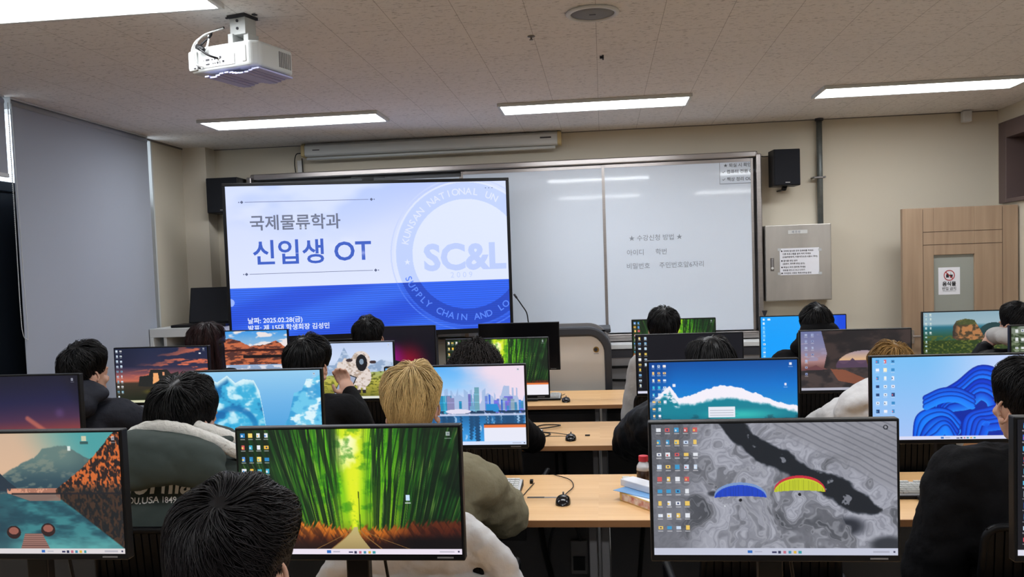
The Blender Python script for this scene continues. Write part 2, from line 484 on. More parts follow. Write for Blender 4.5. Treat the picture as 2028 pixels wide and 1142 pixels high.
# round ceiling speaker, sprinkler, small fitting
r = empty('ceiling_speaker', (-.014, 3.83, ZC), 0, 'round grey ceiling speaker with a white rim', 'speaker')
MB().lathe([(.115, -.0005), (.118, -.006), (.112, -.012), (.098, -.012), (.096, -.006), (.095, -.0005)], seg=48).build('rim', M['white_plastic'], r, smooth=True)
MB().lathe([(.0955, -.001), (.095, -.007), (.05, -.010), (.001, -.011)], seg=48).build('grille', M['lens_grey'], r, smooth=True)
MB().box(-.014, .014, -.004, .004, -.0125, -.0105).build('badge', M['dark_grey'], r)
tag(MB().lathe([(.018, -.0005), (.018, -.004), (.006, -.006), (.004, -.016), (.010, -.017), (.010, -.019)], (-.31, 4.15, ZC), 20).build('ceiling_nozzle', M['alu_dark'], smooth=True), 'small round metal ceiling fitting left of the round speaker', 'ceiling fitting')
tag(MB().box(.015, .035, 4.62, 4.635, ZC - .012, ZC - .0005).box(.028, .036, 4.60, 4.63, ZC - .02, ZC - .0005).build('ceiling_hook', M['ink']), 'tiny dark hook on the ceiling beyond the round speaker', 'hook')

# projector
P = empty('projector', (-1.50, 3.55, 2.452), -.28, 'white ceiling projector with cables and pale paper underneath', 'projector')
b = MB()
prof = [(-.165, -.12), (.135, -.12), (.165, -.09), (.168, .12), (.14, .14), (-.14, .14), (-.17, .12), (-.178, -.10)]
b.prism(prof, 'z', 0, .105)
b.build('shell', M['proj'], P, bevel=.014, seg=3)
MB().box(-.178, -.128, -.128, -.06, .008, .092).build('cable_cover', M['proj'], P, bevel=.01, label='protruding white cover on the left')
MB().box(-.108, .06, -.1225, -.119, .015, .06).build('port_panel', M['white_plastic'], P, bevel=.001)
pt = MB()
for x, z, w, hh in ((-.098, .045, .004, .004), (-.078, .046, .02, .008), (-.078, .028, .02, .006), (-.055, .045, .006, .006), (-.04, .046, .008, .006), (-.012, .05, .01, .011), (-.05, .029, .005, .005), (-.04, .029, .005, .005), (-.026, .029, .008, .008), (-.014, .03, .004, .012), (.003, .032, .011, .010), (.02, .052, .003, .003), (-.142, .018, .01, .005), (-.122, .019, .009, .005)):
    pt.cyl((x, -.1265, z), (x, -.12, z), .5, seg=16) if False else pt.box(x - w / 2, x + w / 2, -.1295 if x < -.11 else -.1235, -.12, z - hh / 2, z + hh / 2)
pt.build('port', M['ink'], P, bevel=.001)
MB().box(.098, .118, -.123, -.119, .02, .085).build('side_latch', M['white_plastic'], P, bevel=.003)
vt = MB()
for k in range(7): vt.box(.1655, .1695, .03 + k * .012, .036 + k * .012, .02, .085)
vt.build('vent', M['leg'], P)
pp = MB()
for i in range(14):
    x0 = -.10 + i * .02
    pp.box(x0, x0 + .021, -.118 + .006 * math.sin(i * 1.3), .10, -.022 - .006 * math.sin(i * .9) , -.016 - .006 * math.sin(i * .9))
pm = pp.build('paper_wrap', M['lavender_paper'], P, label='crumpled pale lavender paper'); 
MB().cyl((.03, .14, .05), (.03, .17, .05), .035).build('lens', M['gloss_black'], P)
# bracket
mt = MB().box(-.04, .04, -.02, .05, .165, .235).box(-.045, -.02, -.03, .05, .10, .17).box(.02, .045, -.01, .06, .10, .17).box(-.06, .07, -.06, .09, .10, .108)
mt.build('mount_bracket', M['proj'], P, bevel=.002)
sc = MB().cyl((0, -.0235, .222), (0, -.019, .222), .006, seg=12).cyl((0, -.0235, .19), (0, -.019, .19), .006, seg=12)
sc.build('bolt', M['ink'], P)
MB().box(-.045, .045, -.03, .06, .236, .2475).box(-.07, -.055, -.01, .0, .243, .2475).box(.06, .075, .0, .02, .243, .2475).build('ceiling_plate', M['ink'], P)
cb = MB().tube(bez([(-.13, -.125, .03), (-.14, -.145, .07), (-.115, -.145, .12), (-.09, -.10, .155), (-.07, -.13, .10), (-.085, -.15, .075)], 40), .004)
cb.tube(bez([(-.10, -.126, .02), (-.125, -.145, .035), (-.12, -.145, .10), (-.095, -.12, .15), (-.05, -.05, .19)], 40), .0035)
cb.build('white_cable', M['white_plastic'], P, smooth=True)
cb = MB().tube(bez([(-.02, -.126, .045), (-.045, -.15, .055), (-.085, -.155, .085), (-.10, -.13, .11), (-.075, -.1, .15), (-.1, -.06, .18), (-.06, -.03, .2)], 50), .0045)
cb.cap((-.11, -.14, .10), (-.08, -.145, .085), .012, .011)
cb.build('black_cable', M['black_plastic'], P, smooth=True)

# projection screen housing
P = empty('projection_screen', (-2.47, 6.95, 2.585), 0, 'long white rolled-up projection screen housing below the ceiling', 'projection screen')
L = 2.165
MB().prism([(0, .012), (.0, .085), (.03, .104), (.09, .104), (.09, 0), (.015, 0)], 'x', .03, L - .03).build('housing', M['white_paint'], P, bevel=.003)
for x in (0, L - .03):
    MB().prism([(-.004, .006), (-.004, .09), (.03, .109), (.094, .109), (.094, -.004), (.012, -.004)], 'x', x, x + .03).build('end_cap', M['yellow_plastic'], P, bevel=.003, label='yellowed end cap')
MB().cyl((.04, .03, -.018), (L - .05, .03, -.018), .011).build('weight_bar', M['white_paint'], P, smooth=True)
MB().box(.1, .16, -.0035, .0, .045, .052).box(L - .17, L - .08, -.0035, 0, .052, .064).build('badge', M['dark_grey'], P)
MB().box(-.075, -.035, .11, .14, -.16, -.015).build('wiring_duct', M['white_plastic'], P, bevel=.003)
MB().tube(bez([(-.03, .08, .04), (-.07, .08, .03), (-.09, .09, -.04), (-.085, .11, -.16), (-.085, .14, -.25)], 24), .004).tube([(-.028, .1, .0), (-.026, .12, -.25)], .004).build('cable', M['black_plastic'], P, smooth=True)

# whiteboard
P = empty('whiteboard', (-2.97, 7.02, 0), 0, 'wide aluminium-framed sliding whiteboard with faint handwriting', 'whiteboard')
MB().box(0, 4.24, .04, .075, 1.05, 2.44).build('backboard', M['whiteboard_back'], P)
f = MB()
f.box(.06, 4.2, -.03, .075, 2.415, 2.462).box(4.2, 4.24, -.03, .075, .98, 2.44).box(0, .04, -.03, .075, .98, 2.44).box(.04, 4.2, -.03, .075, 1.0, 1.035)
f.cyl((.03, .0, 2.44), (4.215, .0, 2.44), .024)
f.build('frame', M['alu'], P, bevel=.008)
for x0, x1, y in ((1.84, 2.985, .01), (3.0, 4.165, .005), (.06, 1.82, .025)):
    nm = MB().box(x0, x1, y, y + .012, 1.045, 2.405 if x0 > 1 else 2.37).build('writing_panel', M['whiteboard'], P)
    e = MB().box(x1 - .004, x1 + .014, y - .004, y + .02, 1.04, 2.41).box(x0 - .012, x0 + .004, y - .004, y + .02, 1.04, 2.41).box(x0, x1, y - .004, y + .02, 2.385, 2.41) if x0 > 1 else MB().box(x1 - .01, x1 + .01, y - .004, y + .018, 1.04, 2.37)
    e.build('panel_trim', M['alu'], nm)
HW = MB()
def write(s, x, z, size, bold=0.0, mb=HW, y=.0035, tilt=0.0, **k):
    text_into(mb.bm, s, size, T((x, y, z)) @ Matrix.Rotation(tilt, 4, 'Y'), bold, **k)
OX = 2.97
write('★ 수강신청 방법 ★', .215 + OX, 1.79, .052)
write('아이디      학번', .195 + OX, 1.675, .052)
write('비밀번호     주민번호앞6자리', .19 + OX, 1.565, .052)
HW.cyl((.735 + OX, .0045, 1.587), (.735 + OX, .0035, 1.587), .028, seg=24) if False else None
HW.build('handwriting', M['marker'], P, label='faded grey handwriting')
HW = MB()
write('★ 퇴실 시 확인', 1.0 + OX - .02, 2.348, .034, .01, mb=HW)
write('✓ 컴퓨터 전원 OFF', .965 + OX, 2.298, .034, .012, mb=HW)
write('✓ 책상 정리 OUT', .965 + OX, 2.238, .034, .01, mb=HW)
HW.box(.948 + OX, .950 + OX, .003, .0045, 2.216, 2.385).box(.948 + OX, 1.192 + OX, .003, .0045, 2.214, 2.217)
HW.build('boxed_note', M['marker2'], P, label='small boxed handwritten note')
# tray and equipment ledge below
t = MB().box(2.98, 4.2, -.09, .0, .985, 1.005).box(2.98, 4.2, -.095, -.085, .985, 1.02)
t.build('pen_tray', M['alu'], P, bevel=.003)

# low storage unit under the whiteboard
P = empty('storage_unit', (.0, 6.72, 0), 0, 'low grey storage unit under the whiteboard, dark open shelf on top', 'cabinet')
MB().box(0, 1.5, 0, .36, 0, .93).build('body', M['leg'], P, bevel=.004, label='grey metal body')
MB().box(.02, 1.48, -.004, .02, .872, .935).build('shelf_recess', M['ink'], P)
MB().box(.0, 1.5, -.01, .36, .94, .975).build('top_board', M['white_paint'], P, bevel=.003)
MB().tube([(.02, -.012, .80), (.9, -.012, .81)], .01).tube([(.02, -.012, .70), (.5, -.014, .69), (1.0, -.012, .70)], .009).build('cable', M['black_plastic'], P, smooth=True)
hs = MB()
for k in range(8):
    for j in range(3): hs.cyl((1.12 + k * .035, -.003, .62 + j * .06), (1.12 + k * .035, .0, .62 + j * .06), .004, seg=8)
hs.build('vent_hole', M['white_plastic'], P)

# loudspeakers
def wall_speaker(x, y, z, w, d, h, rz, label):
    P = empty('wall_speaker', (x, y, z), rz, label, 'speaker', 'black wall loudspeakers')
    MB().box(-w / 2, w / 2, -d / 2 + .012, d / 2, 0, h).build('cabinet', M['black_plastic'], P, bevel=.005)
    MB().box(-w / 2 + .004, w / 2 - .004, -d / 2, -d / 2 + .012, .004, h - .004).build('grille', M['speaker'], P, bevel=.004)
    MB().box(-.018, .018, -d / 2 - .002, -d / 2, .02, .027).build('badge', M['leg'], P)
    MB().cyl((0, 0, 0), (0, .02, -.02), .02).box(-.015, .015, .02, .30 if rz else .14, -.028, -.02).build('bracket', M['black_plastic'], P)
wall_speaker(1.435, 6.94, 2.168, .205, .16, .282, .10, 'black loudspeaker on the wall between whiteboard and grey pipe')
wall_speaker(-3.12, 6.93, 2.14, .27, .2, .29, 0, 'black loudspeaker half hidden behind the left end of the big display')
tag(MB().tube(bez([(1.262, 7.06, 2.41), (1.27, 7.05, 2.425), (1.30, 7.05, 2.42), (1.36, 7.02, 2.42)], 12), .0035).build('speaker_wire', M['black_plastic'], smooth=True), 'short thin wire from whiteboard corner to black loudspeaker', 'cable')
# pipe and electric box
P = empty('conduit_pipe', (1.733, 7.06, 1.868), 0, 'grey vertical metal pipe running from the ceiling to the steel box', 'pipe')
MB().cyl((0, 0, 0), (0, 0, .83), .022).build('pipe', M['galv'], P, smooth=True)
MB().cyl((0, 0, .36), (0, 0, .375), .027).box(-.06, .035, -.03, -.01, .36, .375).cyl((-.055, -.03, .368), (-.055, .04, .368), .008).cyl((.03, -.04, .368), (.03, -.01, .368), .008).build('clamp', M['alu_dark'], P, bevel=.002)
MB().cyl((0, 0, .815), (0, 0, .832), .033).build('ceiling_collar', M['dark_grey'], P)
P = empty('electrical_box', (1.285, 6.95, 1.268), 0, 'stainless steel electrical box with a taped paper notice', 'electrical box')
MB().box(0, .505, .02, .149, 0, .60).build('body', M['steel'], P, bevel=.004)
MB().box(-.002, .497, 0, .02, .004, .598).build('door', M['steel'], P, bevel=.004)
hd = MB().box(.032, .060, -.004, 0, .24, .345)
hh = hd.build('handle', M['alu_dark'], P, bevel=.003)
MB().box(.039, .053, -.010, -.004, .26, .335).build('lever', M['leg'], hh, bevel=.002)
MB().cyl((.046, -.011, .262), (.046, -.004, .262), .010).build('lock', M['white_plastic'], hh)
n = MB().box(.172, .32, -.002, 0, .528, .556); nn = n.build('name_plate', M['white_plastic'], P)
q = MB(); text_into(q.bm, '배 전 반', .02, T((.20, -.0035, .535)), .02); q.build('plate_text', M['marker'], nn)
N = empty('paper_notice', (1.39, 6.9485, 1.473), 0, 'white printed paper notice taped to the steel box', 'notice')
MB().box(0, .30, -.0012, 0, 0, .21).build('sheet', M['paper'], N)
q = MB()
lines = ['● 자리에 앉으면 먼저 컴퓨터를 켜세요', '   다른 프로그램을 설치 하지 마세요', '   (USB저장장치, 이동식디스크 사용시 주의)', '● 음식물 반입 금지', '   (음료수, 과자류 반입 금지)', '● 퇴실시 의자 정리해 주세요', '   전원을 반드시 끄고 나가기', '● 기타문의 사항은 학과사무실 문의']
for i, s_ in enumerate(lines): text_into(q.bm, s_, .0155, T((.008, -.0028, .183 - i * .0235 - (.006 if i > 2 else 0) - (.004 if i > 4 else 0))), .012)
q.build('printed_text', M['ink'], N)
tp = MB()
for x, z in ((-.01, .20), (.30, .19), (-.012, .01), (.30, .005)): tp.box(x - .005, x + .02, -.0019, -.0013, z - .008, z + .012)
tp.build('tape', M['blind_rail'], N)
# sensor
P = empty('motion_sensor', (2.83, 7.06, 2.61), 0, 'small white sensor box on the wall just under the ceiling', 'sensor')
MB().box(-.032, .032, -.06, 0, 0, .085).build('case', M['white_plastic'], P, bevel=.006)
MB().box(.0, .05, -.01, .035, .06, .088).cyl((0, -.02, .075), (0, .03, .088), .01).build('bracket', M['yellow_plastic'], P)
# notice on the door
N = empty('no_food_sign', (2.512, 6.7575, 1.29), 0, 'white no food sign with red crossed circle on the door glass', 'sign')
MB().box(0, .155, -.0012, 0, 0, .205).build('sheet', M['paper'], N)
ring = MB(); pts = [(.078 + .04 * math.cos(a), .145 + .04 * math.sin(a)) for a in np.linspace(0, 2 * pi, 49)]
pin = [(.078 + .034 * math.cos(a), .145 + .034 * math.sin(a)) for a in np.linspace(0, 2 * pi, 49)]
A = [ring.bm.verts.new((x, -.0032, z)) for x, z in pts[:-1]]; B = [ring.bm.verts.new((x, -.0032, z)) for x, z in pin[:-1]]
for i in range(48): ring.bm.faces.new((A[i], A[(i + 1) % 48], B[(i + 1) % 48], B[i]))
ring.box(-.037, .037, -.0002, 0, -.003, .003, T((.078, -.0032, .145)) @ Matrix.Rotation(pi / 4, 4, 'Y'))
ring.build('prohibition_ring', M['red_ink'], N)
ic = MB().box(.055, .075, -.0024, -.0016, .128, .152).box(.059, .071, -.0024, -.0016, .152, .160).prism([(.08, .15), (.104, .15), (.099, .126), (.085, .126)], 'y', -.0024, -.0016)
ic.box(.088, .09, -.0024, -.0016, .15, .166).build('food_symbol', M['ink'], N)
q = MB(); text_into(q.bm, '음식물', .036, T((.077, -.0024, .068)), .03, 'CENTER'); text_into(q.bm, '반입 금지', .026, T((.077, -.0024, .036)), .01, 'CENTER'); q.box(.03, .125, -.0022, -.0016, .026, .0275)
q.build('sign_text', M['ink'], N)

# left shelf cabinet with black laptop
P = empty('equipment_shelf', (-3.43, 6.14, 0), 0, 'white open equipment shelf against the window in the front left corner', 'shelf')
MB().box(0, .56, 0, .42, 1.165, 1.232).build('top_board', M['white_paint'], P, bevel=.003)
MB().box(0, .03, 0, .42, 0, 1.165).box(.53, .56, 0, .42, 0, 1.165).box(.10, .125, .02, .42, .6, 1.165).build('side_panel', M['white_paint'], P, bevel=.002)
MB().box(.03, .53, .39, .41, .3, 1.165).box(.125, .53, .03, .39, .62, .64).build('back_panel', M['ink'], P)
MB().box(.15, .5, .08, .37, .641, 1.04).build('equipment_case', M['black_plastic'], P, bevel=.004)
P = empty('laptop', (-3.06, 6.33, 1.232), .10, 'large black open laptop with dark screen on the white shelf', 'laptop')
MB().box(-.23, .19, -.14, .12, .001, .022).build('base', M['black_plastic'], P, bevel=.006)
mx = T((0, .12, .02)) @ Matrix.Rotation(-.26, 4, 'X')
MB().box(-.19, .19, 0, .012, 0, .288, mx).build('lid', M['black_plastic'], P, bevel=.004)
MB().box(-.18, .18, -.001, .0, .012, .278, mx).build('screen', M['gloss_black'], P)

# lectern with rounded side panel
P = empty('lectern', (-.62, 6.22, 0), 0, 'ivory teaching lectern with a rounded dark grey rim and small emblem', 'lectern')
LW = .665
def rr(w, h, r, n=10, x0=0):
    pts = [(x0, 0)]
    pts += [(x0 + r - r * math.cos(t), h - r + r * math.sin(t)) for t in np.linspace(0, pi / 2, n)]
    pts += [(x0 + w - r + r * math.sin(t), h - r + r * math.cos(t)) for t in np.linspace(0, pi / 2, n)]
    pts += [(x0 + w, 0)]
    return pts
MB().prism([(.05 + x * (LW - .1) / LW, z) for x, z in rr(LW, 1.09, .13)], 'y', -.012, .05).build('front_panel', M['ivory'], P, bevel=.004)
o_, i_ = rr(LW, 1.155, .17), [(.05 + x * (LW - .1) / LW, z) for x, z in rr(LW, 1.09, .13)]
rim = MB()
def ringpr(bm, A, B, y0, y1):
    n = len(A)
    va = [[bm.verts.new((x, y, z)) for x, z in A] for y in (y0, y1)]; vb = [[bm.verts.new((x, y, z)) for x, z in B] for y in (y0, y1)]
    for i in range(n - 1):
        bm.faces.new((va[0][i], va[0][i + 1], vb[0][i + 1], vb[0][i])); bm.faces.new((va[1][i], vb[1][i], vb[1][i + 1], va[1][i + 1]))
        bm.faces.new((va[0][i], va[1][i], va[1][i + 1], va[0][i + 1])); bm.faces.new((vb[0][i], vb[0][i + 1], vb[1][i + 1], vb[1][i]))
ringpr(rim.bm, o_, i_, -.03, .10); rim.build('rim', M['dark_grey'], P, bevel=.012, smooth=False)
rim = MB(); ringpr(rim.bm, [(x, z + .02) for x, z in o_], [(x * .96 + .013, z * .985) for x, z in o_], .12, .16)
rim.build('rear_rim', M['leg'], P, label='grey rear rim')
MB().box(.03, LW - .03, .05, .5, .02, 1.02).build('body', M['ivory'], P, bevel=.01)
MB().box(-.02, LW + .0, .12, .55, 1.10, 1.13).build('top_board', M['dark_grey'], P, bevel=.008)
e = MB().cyl((.555, -.0145, .99), (.555, -.0118, .99), .021, seg=28).build('emblem', M['gold'], P)
MB().cyl((.553, -.0165, .99), (.553, -.0145, .99), .013, seg=24).build('emblem_centre', M['ink'], e)
MB().box(.537, .573, -.013, -.0118, .958, .962).build('emblem_text', M['marker'], P)
MB().cyl((.03, .02, .02), (.06, .02, .02), .018).cyl((LW - .06, .02, .02), (LW - .03, .02, .02), .018).build('caster', M['ink'], P)
m_ = empty('gooseneck_microphone', (-.60, 6.45, 1.131), 0, 'thin black gooseneck microphone rising beside the big display', 'microphone')
MB().cyl((.03, 0, 0), (.03, 0, .015), .03).tube(bez([(.03, 0, .01), (.025, 0, .07), (.015, 0, .13), (-.02, -.01, .19), (-.055, -.02, .245)], 30), .0045).build('stem', M['black_plastic'], m_, smooth=True)
MB().cap((-.055, -.02, .245), (-.07, -.024, .268), .008, .008).build('mic_head', M['ink'], m_, smooth=True)
tag(MB().cyl((1.257, 6.9, 1.04), (1.257, 6.9, 1.16), .006).cyl((1.257, 6.9, 1.16), (1.257, 6.9, 1.20), .008, .022).cyl((1.257, 6.9, .975), (1.257, 6.9, 1.05), .015).build('camera_post', M['ink']), 'small black post with flared head at the whiteboard corner', 'post')

# big display on a stand
P = empty('display_screen', (-1.80, 6.55, 0), .228, 'very large wall-size display showing a blue and white title slide', 'display')
TW, TZ0, TZ1 = 1.105, 1.095, 2.32
fr = MB(); b_ = .026
fr.box(-TW, TW, .0, .06, TZ1 - b_, TZ1).box(-TW, TW, .0, .06, TZ0, TZ0 + b_ + .012).box(-TW, -TW + b_, 0, .06, TZ0 + b_, TZ1 - b_).box(TW - b_, TW, 0, .06, TZ0 + b_, TZ1 - b_)
fr.box(-TW + .01, TW - .01, .012, .06, TZ0 + .01, TZ1 - .01)
fr.build('bezel', M['black_plastic'], P, bevel=.004)
MB().box(-.13, .13, .0, .04, TZ1 + .02, TZ1 + .03).box(-.045, .045, .0, .05, TZ1, TZ1 + .03).build('camera_bar', M['black_plastic'], P, bevel=.002)
MB().box(-.5, -.44, .07, .12, .1, 1.7).box(.44, .5, .07, .12, .1, 1.7).box(-.6, .6, .06, .1, 1.4, 1.5).build('stand_post', M['dark_grey'], P)
MB().box(-.55, .55, -.15, .3, .06, .1).build('stand_base', M['dark_grey'], P, bevel=.005)
for sx in (-.5, .5):
    for sy in (-.12, .26): MB().cyl((sx - .012, sy, .03), (sx + .012, sy, .03), .03).build('caster', M['ink'], P)
DISP = P

# ------------------------------------------------------------------ pictures shown on the screens (painted with numpy)
def grid(w, h):
    u, v = np.meshgrid((np.arange(w) + .5) / w, (np.arange(h) + .5) / h)
    return u, v
def vn(x, y, seed=0):
    r = np.random.RandomState(seed).rand(64, 64)
    xi, yi = np.floor(x).astype(int), np.floor(y).astype(int); fx, fy = x - xi, y - yi
    fx, fy = fx * fx * (3 - 2 * fx), fy * fy * (3 - 2 * fy)
    g = lambda a, b: r[b % 64, a % 64]
    return (g(xi, yi) * (1 - fx) + g(xi + 1, yi) * fx) * (1 - fy) + (g(xi, yi + 1) * (1 - fx) + g(xi + 1, yi + 1) * fx) * fy
def fbm(x, y, seed=0, o=4):
    s, a, t = 0, 1, 0
    for i in range(o):
        s = s + a * vn(x * 2 ** i, y * 2 ** i, seed + i); t += a; a *= .55
    return s / t
def C(r, g, b): return np.array([r, g, b], float) / 255
def mix(a, b, t):
    t = np.clip(t, 0, 1)[..., None]
    return a * (1 - t) + b * t
def ss(x, a, b):
    t = np.clip((x - a) / (b - a + 1e-9), 0, 1); return t * t * (3 - 2 * t)
def grad(v, stops):
    out = np.zeros(v.shape + (3,)); xs = [s[0] for s in stops]
    for k in range(3): out[..., k] = np.interp(v, xs, [s[1][k] / 255 for s in stops])
    return out
def poly(u, v, P):
    ins = np.zeros(u.shape, bool); n = len(P)
    for i in range(n):
        (x0, y0), (x1, y1) = P[i], P[(i + 1) % n]
        c = ((y0 > v) != (y1 > v)) & (u < (x1 - x0) * (v - y0) / (y1 - y0 + 1e-12) + x0)
        ins ^= c
    return ins
def put(img, m, c, a=1.0):
    m = np.asarray(m, float) * a
    img[:] = mix(img, c if isinstance(c, np.ndarray) and c.ndim == 3 else np.broadcast_to(c, img.shape), m)
def seg_d(u, v, a, b, asp=16 / 9):
    ux, uy = (b[0] - a[0]) * asp, b[1] - a[1]; px, py = (u - a[0]) * asp, v - a[1]
    t = np.clip((px * ux + py * uy) / (ux * ux + uy * uy), 0, 1)
    return np.hypot(px - t * ux, py - t * uy)
ICON = [C(240, 190, 70), C(90, 150, 220), C(230, 235, 240), C(40, 130, 190), C(235, 235, 240), C(210, 90, 90), C(60, 170, 200), C(245, 215, 110)]
def icons(img, u, v, cols, x0=.022, y0=.045, dx=.036, dy=.082, size=.018, seed=1, pal=None, rows=None):
    rnd = random.Random(seed); pal = pal or ICON
    for c, n in enumerate(cols):
        for r in range(n):
            x, y = x0 + c * dx, y0 + r * dy
            col = pal[rnd.randrange(len(pal))]
            w = size * .5
            k = rnd.random()
            put(img, (abs(u - x) < w * (1 if k < .6 else .75)) & (abs(v - y) < w * 16 / 9 * (.75 if k < .4 else 1)), col)
            if k > .35: put(img, (abs(u - x + w * .3) < w * .35) & (abs(v - y - w * .4) < w * .7), pal[rnd.randrange(len(pal))])
            if k < .2: put(img, (abs(u - x) < w * .4) & (abs(v - y) < w * .6), C(40, 60, 110))
            put(img, (abs(u - x) < w * 1.1) & (abs(v - y - size * 1.45) < .0035), C(235, 235, 240), .55)
def taskbar(img, u, v, col=(228, 226, 240), seed=0, top=.955, start=.40):
    put(img, v > top, C(*col))
    m = (top + 1) / 2
    put(img, (abs(u - start) < .009) & (abs(v - m) < .011), C(50, 110, 190))
    put(img, (u > start + .02) & (u < start + .05) & (abs(v - m) < .004), C(150, 150, 170), .6)
    pal = [C(50, 50, 90), C(40, 45, 80), C(190, 110, 130), C(60, 140, 170), C(220, 180, 60), C(50, 150, 160)]
    for k in range(6):
        put(img, (abs(u - start - .1 - k * .021) < (.009 if k == 0 else .006)) & (abs(v - m - .004) < (.006 if k == 0 else .010)), pal[k])
    put(img, (u > .90) & (u < .965) & (abs(v - m) < .006), C(150, 150, 165), .5)
    put(img, (abs(u - .985) < .004) & (abs(v - m) < .007), C(60, 60, 90))
def trash(img, u, v, x=.955, y=.05):
    put(img, (abs(u - x) < .008) & (abs(v - y) < .016), C(210, 215, 225), .7)
    put(img, (abs(u - x) < .004) & (abs(v - y) < .006), C(90, 95, 110), .7)
    put(img, (abs(u - x) < .014) & (abs(v - y - .035) < .004), C(225, 225, 230), .4)

def p_bamboo(w, h, full=True):
    u, v = grid(w, h)
    vx, vy = .525, .80
    img = grad(v, [(0, (96, 190, 24)), (.45, (120, 205, 20)), (.72, (150, 200, 30)), (1, (60, 60, 10))])
    # light shaft down the middle
    cx = .525 + .06 * (.35 - v) * 0
    d = np.abs(u - cx) / (.018 + .10 * np.clip(.78 - v, 0, 1))
    img = mix(img, C(225, 238, 40), ss(-d, -1.3, -.2))
    img = mix(img, C(250, 252, 190), ss(-np.abs(u - .52 + .02 * np.sin(v * 9)) / (.05 + .05 * (1 - v)), -1, -.1) * ss(fbm(u * 14, v * 8, 4), .45, .66) * ss(-v, -.55, -.1))
    img = mix(img, C(40, 130, 20), ss(fbm(u * 22, v * 16, 9), .5, .72) * .6)
    # darkness outwards
    e = np.abs(u - .525)
    img = mix(img, C(14, 52, 22), ss(e + .10 * (fbm(u * 8, v * 6, 3) - .5), .07, .36) * .9)
    # bamboo stems: lines fanning out from a point far below
    for k, (sd, sc) in enumerate(((11, 190), (23, 300), (31, 100))):
        ang = (u - .525) / (2.5 - v) * 2.5
        ang = ang + .02 * np.sin(v * 3 + k)
        n = vn(ang * sc + 50, v * 1.2 + 5 * k, sd)
        amt = ss(n, .5, .66) * ss(e, .03, .12)
        img = mix(img, (C(8, 38, 16), C(30, 96, 30), C(10, 30, 14))[k], amt * (.85, .6, .8)[k])
        if k == 1: img = mix(img, C(150, 176, 84), ss(vn(ang * 220 + 9, v * 3.2, 77), .78, .93) * ss(e, .04, .1) * .6)
    img = mix(img, C(6, 22, 12), ss(u, .70, .98) * ss(fbm(u * 9, v * 5, 5), .3, .6) * .75)
    img = mix(img, C(6, 18, 8), ss(-u, -.26, -.0) * ss(fbm(u * 9, v * 5, 6), .25, .55) * .7)
    # grass banks
    top = .775 - .05 * ss(np.abs(u - .54), .02, .4) + .07 * (vn(u * 150 + v * 40, v * 9, 2) - .5) + .05 * (vn(u * 22, v * 2, 8) - .5)
    bank = ss(v - top, -.01, .03) * ss(e, .005, .03)
    gcol = mix(np.broadcast_to(C(205, 112, 32), img.shape), C(60, 24, 14), ss(v - top, .02, .17) * .9)
    gcol = mix(gcol, C(240, 150, 60), ss(vn(u * 150 + v * 60, v * 24, 4), .65, .85) * ss(-(v - top), -.10, 0) * .8)
    gcol = mix(gcol, C(20, 10, 12), ss(v, .84, .95) * .75)
    gcol = mix(gcol, C(60, 20, 16), ss(u, .60, .85) * .8); gcol = mix(gcol, C(30, 12, 12), ss(vn(u * 120 - v * 40, v * 16, 14), .5, .8) * .5)
    gcol = mix(gcol, C(12, 8, 10), ss(v, .82, .90) * ss(u, .6, .8))
    img = mix(img, gcol, bank)
    # path
    hw = .008 + .115 * ss(v, .77, 1.06)
    put(img, (v > .78) & (np.abs(u - .528 + .03 * (v - .78) / .2) < hw), grad(v, [(.78, (190, 180, 120)), (.86, (186, 164, 110)), (1, (150, 130, 84))]))
    for s_ in (-1, 1):
        for kx, th in ((1.35, .0035), (2.9 if s_ > 0 else 2.2, .003)):
            x = .528 + s_ * (.006 + kx * hw * .9)
            put(img, (v > .80) & (np.abs(u - x) < th), C(150, 110, 60), .8)
    put(img, seg_d(u, v, (.545, .50), (.548, .80)) < .004, C(40, 60, 10), .8)
    if full:
        trash(img, u, v)
        put(img, (abs(u - .766) < .009) & (abs(v - .55) < .022), C(200, 225, 250))
        put(img, (abs(u - .766) < .012) & (abs(v - .592) < .005), C(230, 235, 240), .7)
    return img, u, v

